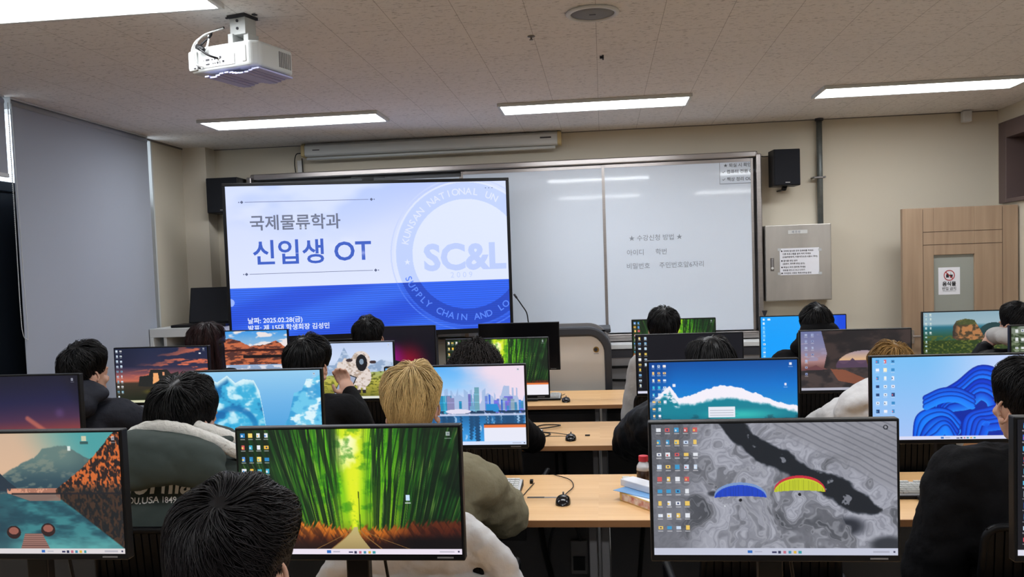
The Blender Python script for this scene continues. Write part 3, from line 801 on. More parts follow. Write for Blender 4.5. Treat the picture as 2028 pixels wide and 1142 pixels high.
def s_bamboo1():
    img, u, v = p_bamboo(520, 292); icons(img, u, v, (4, 4, 4, 4), .026, .045, .036, .095, .02, 3); taskbar(img, u, v, (236, 226, 240)); return img
def s_bamboo2():
    img, u, v = p_bamboo(230, 130); icons(img, u, v, (9, 9, 9), .025, .05, .04, .1, .022, 5)
    put(img, (u > .70) & (v > .78), C(238, 236, 244)); put(img, (u > .70) & (v > .775) & (v < .81), C(226, 120, 60))
    put(img, (u > .70) & (v > .985), C(30, 30, 30)); return img
def s_bamboo3():
    img, u, v = p_bamboo(190, 108); icons(img, u, v, (10, 8), .03, .06, .045, .09, .026, 6); taskbar(img, u, v); return img
def s_lake():
    u, v = grid(480, 270)
    img = mix(grad(v, [(0, (206, 176, 150)), (.3, (216, 180, 150)), (.5, (190, 150, 130))]), C(74, 158, 160), ss(u - .3 * v, .45, .85))
    ridge = np.interp(u, [0, .3, .46, .53, .58, .62, .68, .74, .80, .86, .93, 1], [.5, .45, .30, .22, .20, .13, .11, .10, .17, .22, .10, .0]) + .03 * (fbm(u * 30, v * 0, 2) - .5)
    mt_ = mix(np.broadcast_to(C(98, 124, 120), img.shape), C(42, 70, 84), ss(v, .18, .46)); mt_ = mix(mt_, C(140, 146, 130), ss(fbm(u * 22 + v * 6, v * 26, 7), .52, .7) * .5)
    mt_ = mix(mt_, C(30, 58, 72), ss(u, .72, .95) * .6)
    img = mix(img, mt_, ss(v - ridge, 0, .015))
    put(img, poly(u, v, [(0, .2), (.38, .28), (.45, .40), (.50, .47), (0, .52)]), C(34, 50, 64))
    put(img, (v > .455) & (v < .51) & (u > .46) & (u < .72), C(170, 116, 96)); put(img, (v > .46) & (v < .5) & (fbm(u * 60, v * 30, 3) > .5) & (u > .44) & (u < .72), C(210, 150, 124))
    fo = mix(np.broadcast_to(C(34, 26, 28), img.shape), C(206, 104, 48), ss(vn(u * 120, v * 34, 5) * .6 + vn(u * 190, v * 70, 6) * .4, .40, .66))
    fo = mix(fo, C(18, 30, 36), ss(v, .40, .49) * .7)
    edge = np.interp(u, [.68, .78, .88, .98, 1], [.47, .34, .18, -.02, -.06]) + .02 * (vn(u * 70, v, 3) - .5)
    put(img, (v > edge) & (v < .5) & (u > .68), fo)
    # reflection
    vr = 1.0 - v
    wtr = mix(np.broadcast_to(C(58, 128, 134), img.shape), C(30, 74, 88), ss(fbm(u * 10, v * 18, 8), .3, .7))
    wtr = mix(wtr, C(110, 190, 186), ss(v, .80, .97) * .6); wtr = mix(wtr, C(30, 60, 74), ss(-u, -.55, -.4) * .6)
    redge = np.interp(u, [.68, .78, .88, .98, 1], [.47, .34, .2, .06, .03])
    rf = np.roll(fo, 3, 1) * .85; rf = np.clip(rf, 0, 1)
    wtr = mix(wtr, rf, ss(vr - redge, 0, .02) * (u > .68)); wtr = mix(wtr, C(150, 110, 96), ((v < .56) & (u < .70) & (u > .45) & (v - .5 < (u - .45) * .6)) * .8)
    put(img, v >= .5, wtr)
    put(img, (abs(v - .5) < .006) & (u > .46), C(24, 26, 34), .8)
    put(img, poly(u, v, [(.515, .83), (.60, .83), (.635, .96), (.49, .96)]), C(150, 110, 100)); put(img, poly(u, v, [(.515, .83), (.60, .83), (.635, .96), (.49, .96)]) & (np.sin(v * 380) > .6), C(90, 60, 58))
    for bx, by in ((.63, .80), (.46, .82)):
        put(img, ((u - bx) / .035) ** 2 + ((v - by) / .055) ** 2 < 1, C(44, 24, 26)); put(img, ((u - bx) / .024) ** 2 + ((v - by + .012) / .03) ** 2 < 1, C(150, 92, 80))
    trash(img, u, v, .97, .05); put(img, (abs(u - .83) < .012) & (abs(v - .05) < .02), C(200, 200, 170)); put(img, (abs(u - .83) < .02) & (abs(v - .085) < .01), C(30, 40, 40), .6)
    put(img, (abs(u - .755) < .008) & (abs(v - .13) < .018), C(220, 230, 225))
    taskbar(img, u, v, (220, 214, 216), start=.60); return img
def s_marble():
    u, v = grid(520, 292); x, y = u * 16 / 9, v
    wx, wy = fbm(x * 3, y * 3, 1), fbm(x * 3 + 7, y * 3, 2)
    f1 = fbm(x * 3.2 + wx * 3, y * 3.2 + wy * 3, 3); swirl = np.sin((f1 * 9 + wx * 4) * 6)
    img = mix(np.broadcast_to(C(104, 106, 114), (*u.shape, 3)), C(158, 160, 172), ss(f1, .35, .62)); img = mix(img, C(70, 73, 80), ss(-f1, -.42, -.25))
    img = mix(img, C(186, 188, 198), ss(swirl, .5, 1) * .35); img = mix(img, C(80, 82, 92), ss(-swirl, .6, 1) * .25)
    img = mix(img, C(92, 94, 102), ss(-u, -.25, -.08) * .7)
    # upper right streaked zone
    z = ss((x - .75) * .55 - (y - .02), .0, .12) * ss(x, .80, .95); st = np.sin((y - x * .55 + .05 * wx) * 130)
    img = mix(img, mix(np.broadcast_to(C(142, 143, 152), img.shape), C(116, 118, 128), ss(st, .4, 1)), z * .9)
    # dark river
    riv = np.interp(u, [.28, .36, .44, .52, .60, .68, .76, .84, .92], [-.05, .06, .20, .28, .36, .42, .50, .60, .66]); wd = np.interp(u, [.26, .36, .46, .56, .66, .78, .88, .94], [.02, .12, .10, .09, .08, .10, .08, .0])
    dist = np.abs(v - riv + .05 * (wy - .5)) - wd - .08 * (fbm(x * 9, y * 9, 5) - .5)
    img = mix(img, C(22, 28, 36), ss(-dist, -.01, .02) * (u > .27) * (u < .94)); img = mix(img, C(140, 142, 152), ss(fbm(x * 14, y * 14, 15), .66, .72) * ss(-dist, 0, .03) * .8)
    img = mix(img, C(40, 44, 54), ss(-np.hypot((u - .80) / .10, (v - .78) / .10), -1, -.3) * ss(f1, .35, .5)); img = mix(img, C(48, 52, 60), ss(-np.hypot((u - .96) / .10, (v - .92) / .09), -1, -.4))
    img = mix(img, C(54, 56, 64), ss(-np.hypot((u - .25) / .03, (v - .53) / .03), -1, -.3))
    # paragliders
    for cx, cy, rx, ry, c, tcol in ((.365, .55, .108, .115, C(28, 70, 200), C(120, 150, 200)), (.607, .51, .104, .125, C(196, 206, 44), C(196, 44, 60))):
        a = 1 - ((u - cx) / rx) ** 2; topv = cy - ry * np.sqrt(np.clip(a, 0, 1)) * .9; ins = (a > 0) & (v > topv) & (v < cy + .012 * (1 - a))
        put(img, ins, c); put(img, ins & (v < topv + .02), tcol); put(img, ins & (np.sin(u * 900) > .3) & (v > topv + .03), c * .82)
        put(img, np.hypot((u - cx) * 16 / 9, v - cy - .03) < .012, C(20, 22, 30))
    put(img, np.hypot((u - .30) * 16 / 9, v - .625) < .004, C(230, 235, 240))
    pal = [C(232, 196, 100), C(232, 196, 100), C(200, 215, 235), C(225, 228, 235), C(60, 150, 200), C(225, 228, 235), C(200, 90, 90)]
    icons(img, u, v, (9, 9, 9, 9, 4), .03, .045, .038, .093, .019, 12, pal)
    put(img, (np.abs(np.hypot((u - .955) * 16 / 9, v - .045) - .014) < .004), C(30, 34, 44)); taskbar(img, u, v, (196, 200, 218), start=.40, top=.945); return img
def s_dark():
    u, v = grid(240, 136); img = np.broadcast_to(C(6, 8, 18), (*u.shape, 3)).copy()
    icons(img, u, v, (10, 6), .03, .05, .055, .09, .024, 9, [C(200, 220, 235), C(120, 170, 210), C(240, 240, 240), C(220, 190, 90)]); put(img, (v > .955) & (u < .3), C(215, 215, 235)); put(img, (v > .955) & (u >= .3), C(200, 200, 220)); return img
def s_sunset():
    u, v = grid(260, 146)
    img = grad(v + .1 * (u - .5), [(0, (10, 14, 40)), (.35, (22, 24, 66)), (.6, (70, 40, 72)), (.8, (150, 62, 56)), (1, (190, 84, 52))])
    img = mix(img, C(120, 90, 150), ss(-np.hypot((u - .84) / .06, (v - .5) / .1), -1, 0) * .35)
    img = mix(img, C(200, 110, 90), ss(-seg_d(u, v, (.58, .57), (.78, .82)), -.05, -.01) * .7); img = mix(img, C(8, 8, 22), ss(u - v * .3, .80, 1.0) * .6); trash(img, u, v, .955, .06); taskbar(img, u, v); return img
def s_ice():
    u, v = grid(300, 169); n = fbm(u * 9, v * 7, 3)
    img = grad(v, [(0, (150, 205, 240)), (.4, (110, 180, 232)), (1, (60, 150, 215))])
    top = np.interp(u, [0, .12, .22, .30, .36, .42, .50, .54, .60, 1], [.02, .04, .14, .05, .15, .10, .12, .26, .99, 1.2])
    ice = mix(np.broadcast_to(C(60, 175, 220), img.shape), C(200, 238, 250), ss(n, .5, .68)); ice = mix(ice, C(14, 96, 160), ss(-n, -.46, -.30) * .8)
    ice = mix(ice, C(214, 240, 248), ss(-(v - top), -.10, 0)); ice = mix(ice, C(16, 100, 168), ss(-np.abs(np.hypot((u - .34), (v - .75) * .6) - .16), -.035, -.01) * .7); ice = mix(ice, C(30, 170, 225), ss(v, .5, .9) * .5)
    put(img, v > top, ice)
    t2 = np.interp(u, [.6, .7, .75, .80, .86, .90, .95, 1], [.95, .75, .62, .30, .26, .10, .12, .05]) + .06 * (fbm(u * 20, v * 0, 5) - .5)
    i2 = mix(np.broadcast_to(C(110, 200, 236), img.shape), C(220, 244, 252), ss(fbm(u * 14, v * 12, 6), .48, .62)); i2 = mix(i2, C(50, 150, 210), ss(-fbm(u * 8, v * 8, 8), -.42, -.3) * .8)
    put(img, (v > t2) & (u > .6), i2); trash(img, u, v, .955, .05); taskbar(img, u, v, (214, 226, 246)); return img
def s_city():
    u, v = grid(300, 169)
    img = mix(grad(v, [(0, (90, 176, 246)), (.25, (140, 200, 250)), (.45, (226, 220, 244)), (.55, (236, 214, 232)), (1, (40, 150, 220))]), C(240, 220, 236), ss(u - .5 * v + .2 * (fbm(u * 5, v * 7, 3) - .5), .35, .8) * (v < .5))
    rnd = random.Random(4); hor = .60
    put(img, v > hor + .02, mix(grad(v, [(.6, (30, 96, 150)), (.8, (50, 140, 210)), (1, (70, 170, 240))]), C(200, 220, 245), ss(fbm(u * 40, v * 9, 5), .55, .7) * .7))
    put(img, (v < hor) & (v > .50 - .16 * vn(u * 34, v * 0 + 3, 5) - .10 * (vn(u * 70, v * 0, 6) > .6)), C(150, 180, 222), .75)
    for k in range(70):
        x = rnd.uniform(.0, 1.0); hgt = rnd.uniform(.06, .22) + (.14 * rnd.random() if .30 < x < .75 else 0); w = rnd.uniform(.008, .02)
        c = C(rnd.choice((40, 70, 120, 150)), rnd.choice((120, 150, 180)), rnd.choice((200, 220, 235)))
        put(img, (abs(u - x) < w) & (v < hor) & (v > hor - hgt), c); put(img, (abs(u - x) < w) & (v < hor) & (v > hor - hgt) & (np.sin(v * 500) > .2), c * .8)
        put(img, (abs(u - x + .004 * np.sin(v * 160)) < w * .8) & (v > hor + .03) & (v < hor + .06 + hgt * 1.1), C(24, 74, 118), .75)
    put(img, poly(u, v, [(.72, .48), (.80, .48), (.82, .58), (.72, .58)]), C(40, 140, 210)); put(img, (v > .565) & (v < .61) & (fbm(u * 50, v * 30, 9) > .42), C(30, 60, 96)); put(img, (v > .60) & (v < .625), C(190, 205, 235), .7)
    put(img, ((u - .52) / .09) ** 2 + ((v - .57) / .03) ** 2 < 1, C(226, 222, 240)); put(img, (abs(u - .115) < .01) & (abs(v - .045) < .014), C(240, 225, 150)); trash(img, u, v, .955, .05)
    put(img, (u > .70) & (v > .735) & (v < .96), C(232, 234, 248)); put(img, (u > .70) & (v > .73) & (v < .745), C(40, 50, 70)); put(img, (u > .70) & (v > .745) & (v < .78), C(232, 120, 62)); taskbar(img, u, v, (214, 226, 250), start=.3); return img
def s_wave():
    u, v = grid(300, 169); img = grad(v, [(0, (6, 78, 160)), (.3, (14, 116, 206)), (.55, (30, 140, 214)), (1, (20, 120, 180))]); img = mix(img, C(4, 50, 120), ss(-u, -.2, 0) * .5)
    crest = np.interp(u, [0, .10, .14, .20, .28, .40, .50, .60, .75, .88, 1], [.50, .35, .30, .44, .42, .33, .29, .32, .42, .51, .56]) + .05 * (fbm(u * 36, v * 14, 2) - .5)
    sea = mix(np.broadcast_to(C(20, 130, 150), img.shape), C(8, 50, 74), ss(v, .62, .95)); sea = mix(sea, C(60, 200, 190), ss(-np.hypot((u - .62) / .35, (v - .66) / .10), -1, 0) * .8); sea = mix(sea, C(14, 40, 56), ss(fbm(u * 16, v * 22, 6), .52, .7) * ss(v, .6, .8))
    foam = mix(sea, C(244, 240, 250), ss(-(v - crest - .07 - .09 * ss(-np.abs(u - .5), -.4, 0)), -.03, .02)); img = mix(img, foam, ss(v - crest, 0, .01)); img = mix(img, C(8, 70, 130), ss(-u, -.10, -.02) * (v > .45) * .6)
    put(img, ss(-seg_d(u, v, (.11, .36), (.19, .53)), -.06, -.02) * ss(fbm(u * 40, v * 30, 12), .38, .55), C(240, 240, 250), .9)
    icons(img, u, v, (10, 8, 6, 0), .03, .05, .038, .088, .019, 14, [C(210, 230, 250), C(240, 240, 250), C(240, 200, 120), C(60, 190, 220)])
    put(img, (u > .40) & (u < .58) & (v > .565) & (v < .69), C(230, 234, 244)); put(img, (u > .41) & (u < .57) & (np.sin(v * 220) > .93) & (v > .58) & (v < .68), C(150, 155, 170))
    for x, y in ((.955, .05), (.92, .30)): put(img, (abs(u - x) < .008) & (abs(v - y) < .016), C(225, 230, 245)); put(img, (abs(u - x) < .014) & (abs(v - y - .035) < .004), C(225, 230, 240), .6)
    put(img, (abs(u - .17) < .009) & (abs(v - .29) < .016), C(230, 235, 245)); taskbar(img, u, v); return img
def s_bloom():
    u, v = grid(320, 180); img = mix(grad(v, [(0, (120, 190, 244)), (1, (166, 196, 246))]), C(196, 212, 250), ss(u, .3, .9)); x, y = u * 16 / 9, v
    def ribbon(pts, w, c1, c2, dark=C(0, 26, 140)):
        """one folded band: light on one edge, deep blue on the other"""
        P = np.array([tuple(p)[:2] for p in bez([(p[0], p[1], 0) for p in pts], 28)]); best = np.full(u.shape, 9.0); side = np.zeros(u.shape)
        for p, q in zip(P[:-1], P[1:]):
            e = q - p; L2 = (e ** 2).sum() + 1e-9; t = np.clip(((x - p[0]) * e[0] + (y - p[1]) * e[1]) / L2, 0, 1); dx, dy = x - p[0] - t * e[0], y - p[1] - t * e[1]; dd = np.hypot(dx, dy)
            m = dd < best; best = np.where(m, dd, best); side = np.where(m, np.sign(e[0] * dy - e[1] * dx) * dd, side)
        k = np.clip(side / w, -1, 1) * .5 + .5
        col = mix(np.broadcast_to(c1, img.shape), c2, k); col = mix(col, dark, ss(-k, -.30, 0) * .9); col = mix(col, C(90, 190, 255), ss(k, .93, .98))
        put(img, ss(-best, -w, -w + .006), col)
    B = [C(0, 58, 205), C(0, 84, 232), C(12, 112, 246), C(30, 140, 252)]
    put(img, ((x - 1.25) / .46) ** 2 + ((y - .72) / .46) ** 2 < 1, C(0, 40, 160))
    for k in range(7):
        o = k * .052; ribbon([(.60 + .2 * k * .3, .96 - o * .2), (.72 + o * .5, .55 + o * .3), (1.0 + o * .3, .34 + o * .8), (1.22 + o * .05, .17 + o * 1.0), (1.42 - o * .2, .22 + o * 1.1), (1.50 - o * .5, .42 + o), (1.40 - o * .6, .66 + o * .6)], .055, B[k % 3], B[(k + 1) % 4])
    for k in range(5):
        o = k * .05; ribbon([(1.05 + o, .98), (1.10 + o, .74 + o * .5), (1.32, .66 + o), (1.58, .62 + o * 1.1), (1.74, .72 + o)], .05, B[k % 2], B[2])
    for k in range(5):
        o = k * .052; ribbon([(.50 + o * .6, 1.02), (.54 + o, .74 + o), (.70 + o * .6, .66 + o), (.86, .68 + o), (.98 - o * .3, .80 + o)], .05, B[(k + 1) % 3], B[3])
    for k in range(3):
        o = k * .05; ribbon([(.62, .50 + o), (.80, .42 + o), (.98, .42 + o), (1.14, .50 + o)], .045, B[k], B[3])
    icons(img, u, v, (9, 9, 9), .035, .05, .05, .10, .022, 21, [C(230, 240, 250), C(60, 140, 200), C(250, 240, 200), C(220, 110, 120), C(40, 70, 120), C(240, 240, 250)]); taskbar(img, u, v, (214, 218, 244), start=.45); return img
def s_ruins():
    u, v = grid(230, 130); img = grad(v, [(0, (26, 36, 66)), (.35, (44, 44, 72)), (.5, (150, 84, 84)), (.6, (196, 104, 80)), (.64, (60, 50, 40)), (1, (26, 34, 20))])
    img = mix(img, C(214, 110, 80), ss(fbm(u * 8 + v * 6, v * 22, 4), .55, .68) * (v < .55) * ss(u + v, .4, 1.1)); img = mix(img, C(20, 26, 48), ss(-u, -.4, -.1) * (v < .35) * .5)
    put(img, poly(u, v, [(.24, .70), (.26, .52), (.36, .50), (.38, .40), (.56, .40), (.60, .48), (.68, .44), (.70, .62), (.8, .62), (.84, .74)]), C(34, 36, 34)); put(img, poly(u, v, [(.41, .46), (.46, .46), (.47, .60), (.40, .66)]), C(240, 170, 110)); put(img, (abs(u - .52) < .01) & (abs(v - .48) < .03), C(220, 150, 110))
    img = mix(img, C(120, 110, 40), ss(-np.hypot((u - .40) / .16, (v - .80) / .07), -1, 0) * .7); icons(img, u, v, (10, 9), .025, .05, .042, .093, .022, 31, [C(200, 215, 230), C(230, 230, 230), C(120, 170, 190)]); trash(img, u, v, .96, .04); put(img, (abs(u - .92) < .012) & (abs(v - .12) < .012), C(225, 225, 230)); taskbar(img, u, v, (214, 214, 180), top=.95); return img
def s_sheep():
    u, v = grid(230, 130); img = grad(v, [(0, (190, 206, 240)), (.3, (206, 220, 246)), (.52, (180, 200, 226)), (.58, (150, 170, 120)), (.75, (176, 168, 70)), (1, (110, 112, 40))])
    put(img, v > np.interp(u, [0, .4, .46, .50, .54, .60, .75, .88, 1], [.4, .38, .22, .06, .20, .36, .40, .30, .36]) + .02 * fbm(u * 30, v, 1), mix(np.broadcast_to(C(130, 156, 190), img.shape), C(188, 204, 226), ss(fbm(u * 20, v * 20, 3), .4, .6)), .8)
    put(img, v > .50 + .12 * (1 - u), mix(grad(v, [(.5, (160, 176, 120)), (.7, (188, 180, 72)), (1, (110, 108, 40))]), C(96, 100, 36), ss(fbm(u * 30, v * 40, 8), .5, .66)))
    wl = mix(np.broadcast_to(C(226, 214, 208), img.shape), C(176, 156, 140), ss(fbm(u * 40, v * 30, 4), .5, .7)); bx = .54
    put(img, ((u - bx) / .135) ** 2 + ((v - .53) / .25) ** 2 < 1 + .15 * np.sin(u * 90), wl); put(img, ((u - bx - .13) / .10) ** 2 + ((v - .60) / .20) ** 2 < 1, wl)
    for x in (.47, .52, .64, .69): put(img, (abs(u - x) < .018) & (v > .70) & (v < .86), wl); put(img, (abs(u - x) < .018) & (v > .84) & (v < .90), C(40, 34, 34))
    put(img, ((u - .67) / .095) ** 2 + ((v - .32) / .17) ** 2 < 1, wl * .98 + .01); put(img, ((u - .675) / .058) ** 2 + ((v - .36) / .15) ** 2 < 1, C(18, 20, 26)); put(img, ((u - .675) / .022) ** 2 + ((v - .34) / .05) ** 2 < 1, C(130, 150, 170))
    for s_ in (-1, 1): put(img, ((u - .67 - s_ * .12) / .035) ** 2 + ((v - .33 - .02 * s_) / .03) ** 2 < 1, C(60, 46, 50))
    put(img, (abs(u - .875) < .014) & (v > .78) & (v < .93), C(226, 226, 236)); trash(img, u, v, .955, .05); taskbar(img, u, v, (222, 224, 214)); return img
def s_arch():
    u, v = grid(230, 130); img = grad(v, [(0, (104, 112, 158)), (.3, (130, 128, 160)), (.5, (170, 130, 130)), (.62, (110, 70, 66)), (1, (70, 50, 46))]); img = mix(img, C(150, 140, 165), ss(fbm(u * 9, v * 16, 2), .5, .65) * (v < .5))
    put(img, poly(u, v, [(.0, .66), (.14, .57), (.22, .66)]), C(104, 62, 66)); gr = mix(np.broadcast_to(C(66, 54, 52), img.shape), C(34, 30, 32), ss(fbm(u * 9, v * 9, 5), .4, .65)); put(img, v > .66 - .05 * u, gr)
    rock = mix(np.broadcast_to(C(56, 44, 42), img.shape), C(26, 22, 24), ss(fbm(u * 7, v * 7, 7), .4, .65)); hole = ((u - .58) / .26) ** 2 + ((v - .62) / .28) ** 2 < 1
    put(img, poly(u, v, [(.19, .0), (1, 0), (1, .75), (.70, .8), (.30, .68), (.21, .62), (.24, .38)]) & ~(hole & (v < .66)), rock)
    put(img, hole & (v < .52), grad(v, [(.3, (140, 130, 160)), (.5, (220, 176, 130))])); put(img, hole & (v > .5) & (v < .62), C(90, 66, 90)); put(img, hole & (v > .46 + .10 * np.abs(np.sin(u * 20))) & (v < .62), C(76, 56, 80)); put(img, hole & (v >= .62) & (v < .72), gr)
    put(img, poly(u, v, [(.27, .64), (.40, .66), (.62, .84), (.55, .92), (.34, .84)]), C(140, 78, 52), .85); icons(img, u, v, (7, 4), .05, .06, .06, .11, .025, 41, [C(140, 150, 190), C(170, 180, 210)]); taskbar(img, u, v, (176, 176, 190), start=.45); return img
def s_redmtn():
    u, v = grid(180, 100); img = mix(grad(v, [(0, (60, 150, 230)), (.25, (130, 180, 220)), (1, (150, 180, 220))]), C(236, 226, 226), ss(fbm(u * 6, v * 9, 2), .45, .6) * (v < .42))
    r = mix(np.broadcast_to(C(196, 106, 70), img.shape), C(84, 48, 44), ss(fbm(u * 14 + v * 10, v * 26, 3), .42, .6)); put(img, (v > np.interp(u, [0, .2, .35, .5, .7, .85, 1], [.3, .14, .2, .34, .3, .22, .4]) + .04 * fbm(u * 30, v, 4)) & (v < .78), r)
    put(img, (v > .42) & (v < .47), C(60, 28, 26)); put(img, (v > .56) & (v < .63) & (u > .4), C(26, 20, 24)); put(img, (v > .80), mix(grad(v, [(.8, (150, 170, 200)), (1, (120, 150, 190))]), C(220, 220, 230), ss(fbm(u * 12, v * 18, 7), .5, .6))); taskbar(img, u, v); return img
def s_purple():
    u, v = grid(180, 100); img = np.broadcast_to(C(8, 8, 22), (*u.shape, 3)).copy()
    img = mix(img, C(130, 10, 40), ss(-np.hypot((u - .66) / .34, (v - .80) / .62), -1, 0)); img = mix(img, C(150, 6, 130), ss(-np.hypot((u - .42) / .26, (v - .72) / .52), -1, 0)); return img
def s_blue():
    u, v = grid(180, 100); img = mix(grad(v, [(0, (20, 160, 250)), (1, (20, 160, 255))]), C(10, 70, 220), ss(u, .7, .95)); icons(img, u, v, (10, 1, 0), .04, .06, .06, .088, .028, 51, [C(210, 240, 255), C(130, 210, 255)]); put(img, (v > .95), C(220, 235, 250)); return img
def s_rock():
    u, v = grid(180, 100); img = grad(v, [(0, (136, 168, 184)), (.25, (150, 178, 190)), (.32, (40, 110, 130)), (.5, (44, 90, 70)), (1, (46, 60, 26))]); img = mix(img, C(80, 96, 44), ss(fbm(u * 30, v * 30, 3), .5, .65) * (v > .5))
    put(img, ((u - .80) / .18) ** 2 + ((v - .50) / .26) ** 2 < 1, C(28, 62, 66)); rk = mix(np.broadcast_to(C(176, 120, 74), img.shape), C(74, 62, 44), ss(fbm(u * 26, v * 20, 5), .44, .62)); rk = mix(rk, C(64, 84, 44), (v < .28) * .7); rk = mix(rk, C(50, 44, 44), ss(-u, -.42, -.34) * .8)
    put(img, poly(u, v, [(.33, .55), (.34, .30), (.38, .19), (.48, .15), (.58, .18), (.64, .36), (.70, .58), (.6, .66), (.42, .62)]), rk); put(img, (v > .60), mix(np.broadcast_to(C(44, 64, 30), img.shape), C(96, 106, 46), ss(vn(u * 50, v * 40, 8), .5, .8)))
    icons(img, u, v, (9, 5), .035, .05, .05, .095, .024, 61, [C(170, 200, 200), C(200, 215, 210)]); taskbar(img, u, v); return img
def s_green_right():
    u, v = grid(160, 90); img = mix(grad(v, [(0, (120, 130, 120)), (.6, (80, 100, 50)), (1, (120, 130, 20))]), C(40, 60, 30), ss(fbm(u * 20, v * 20, 3), .45, .6)); icons(img, u, v, (6, 3), .05, .08, .05, .14, .03, 71, [C(220, 225, 225)]); taskbar(img, u, v); return img
def s_black_icons():
    u, v = grid(360, 202); img = np.broadcast_to(C(8, 10, 20), (*u.shape, 3)).copy(); icons(img, u, v, (11, 6), .034, .05, .045, .083, .024, 81, [C(60, 170, 220), C(200, 220, 240), C(90, 190, 230), C(220, 80, 100), C(40, 100, 200)]); taskbar(img, u, v, (220, 220, 235)); return img
def s_tv():
    u, v = grid(640, 352); x, y = u * 2.158 / 1.16, v
    img = mix(grad(v, [(0, (186, 202, 255)), (.3, (212, 222, 255)), (.66, (222, 230, 255))]), C(176, 198, 255), ss(v * -1 + .25 * np.sin(u * 5), -.25, .1) * .5)
    img = mix(img, C(238, 242, 255), ss(fbm(u * 3, v * 3, 3), .45, .65) * .5); low = v > .67
    blue = mix(np.broadcast_to(C(34, 84, 228), img.shape), C(52, 112, 248), ss(np.sin((u * 1.2 + v * 2.2) * 9), -1, 1)); put(img, low, blue)
    d = np.hypot(x - 1.58, y - .49); k = low * 1.0
    def ring(m, up, lo): put(img, m & ~low, up); put(img, m & low, lo)
    ring((d < .482), C(192, 209, 255), C(26, 72, 200)); ring(d < .372, C(222, 231, 255), C(42, 104, 250)); ring((np.abs(d - .515) < .0045), C(200, 213, 255), C(80, 130, 255)); ring((np.abs(d - .49) < .006), C(220, 229, 255), C(54, 106, 240))
    put(img, low & (np.sin(v * 352 * pi / 2.4) > .35), C(26, 56, 170), .42)
    put(img, np.hypot(x - .0, y - .765) < .026, C(150, 178, 255)); return img

def screen(name, img, x0, x1, z0, z1, y, parent, label):
    h, w, _ = img.shape
    xs = np.linspace(x0, x1, w); zs = np.linspace(z1, z0, h); X, Z = np.meshgrid(xs, zs)
    V = np.stack([X, np.full_like(X, y), Z], -1).reshape(-1, 3)
    i = np.arange(w * h).reshape(h, w)
    F = np.stack([i[:-1, :-1], i[1:, :-1], i[1:, 1:], i[:-1, 1:]], -1).reshape(-1, 4)
    o = np_mesh(name, V, F, M['display'], parent, smooth=False)
    a = o.data.color_attributes.new('picture', 'FLOAT_COLOR', 'POINT')
    c = np.clip(img.reshape(-1, 3), 0, 1); c = np.where(c <= .04045, c / 12.92, ((c + .055) / 1.055) ** 2.4)
    a.data.foreach_set('color', np.concatenate([c, np.ones((len(c), 1))], 1).astype(np.float32).ravel())
    if label: o['label'] = label
    return o
# slide on the big display
SX0, SX1, SZ0, SZ1 = -TW + b_, TW - b_, TZ0 + b_ + .012, TZ1 - b_
screen('screen', s_tv(), SX0, SX1, SZ0, SZ1, -.002, DISP, 'title slide with a pale round emblem')
SW, SH = SX1 - SX0, SZ1 - SZ0
def tvtext(name, items, col, parent=DISP):
    q = MB()
    for it in items:
        s_, uu, vv, size = it[:4]; bold = it[4] if len(it) > 4 else 0; al = it[5] if len(it) > 5 else 'LEFT'
        text_into(q.bm, s_, size, T((SX0 + uu * SW, -.0045, SZ1 - vv * SH)), bold, al)
    return q.build(name, emis(name, rgb(*col)), parent)
tvtext('slide_subtitle', [('국제물류학과', .078, .283, .125, .018)], (104, 112, 136))
tvtext('slide_title', [('신입생 OT', .082, .505, .203, .017)], (52, 92, 196))
tvtext('slide_date', [('날짜: 2025.02.28(금)', .055, .905, .050, .02), ('발표: 제 15대 학생회장 김성민', .055, .955, .050, .02)], (226, 234, 255))
tvtext('emblem_letters', [('SC&L', .69, .59, .283, .035)], (188, 205, 251))
tvtext('emblem_year', [('2 0 0 9', .785, .648, .062, .0)], (196, 211, 252))
q = MB()
for v0, a, b in ((.105, .045, .52), (.58, .05, .525)):
    q.box(SX0 + (a + .02) * SW, SX0 + (b - .02) * SW, -.0045, -.0035, SZ1 - v0 * SH - .0018, SZ1 - v0 * SH + .0018)
    for uu in (a + .01, b - .01):
        q.box(-.009, .009, -.0045, -.0035, -.009, .009, T((SX0 + uu * SW, 0, SZ1 - v0 * SH)) @ Matrix.Rotation(pi / 4, 4, 'Y'))
    for uu in (a, b): q.box(SX0 + uu * SW - .004, SX0 + uu * SW + .004, -.0045, -.0035, SZ1 - v0 * SH - .004, SZ1 - v0 * SH + .004)
for k in range(3): q.box(SX0 + (.925 + k * .012) * SW - .004, SX0 + (.925 + k * .012) * SW + .004, -.0045, -.0035, SZ1 - .045 * SH - .003, SZ1 - .045 * SH + .003)
q.build('slide_rule', emis('slide_rule', rgb(88, 98, 132)), DISP)
def arc_text(s_, a0, a1, rad, size, flip, col, name):
    q = MB(); ccx, ccz = SX0 + 1.58 / (2.158 / 1.16) * SW, SZ1 - .49 * SH; n = len(s_)
    for i, ch in enumerate(s_):
        if ch == ' ': continue
        a = math.radians(a0 + (a1 - a0) * i / (n - 1)); rot = a - pi / 2 if not flip else a + pi / 2
        px, pz = ccx + rad * math.cos(a), ccz + rad * math.sin(a)
        if px > SX1 - .02: continue
        text_into(q.bm, ch, size, T((px, -.0045, pz)) @ Matrix.Rotation(-rot, 4, 'Y') @ T((0, 0, -size * .35)), .012, 'CENTER')
    q.build(name, emis(name, rgb(*col)), DISP)
arc_text('KUNSAN NATIONAL UN', 167, 62, .495, .075, False, (222, 230, 255), 'emblem_upper_text')
arc_text('SUPPLY CHAIN AND LO', 201, 306, .50, .072, True, (88, 134, 250), 'emblem_lower_text')
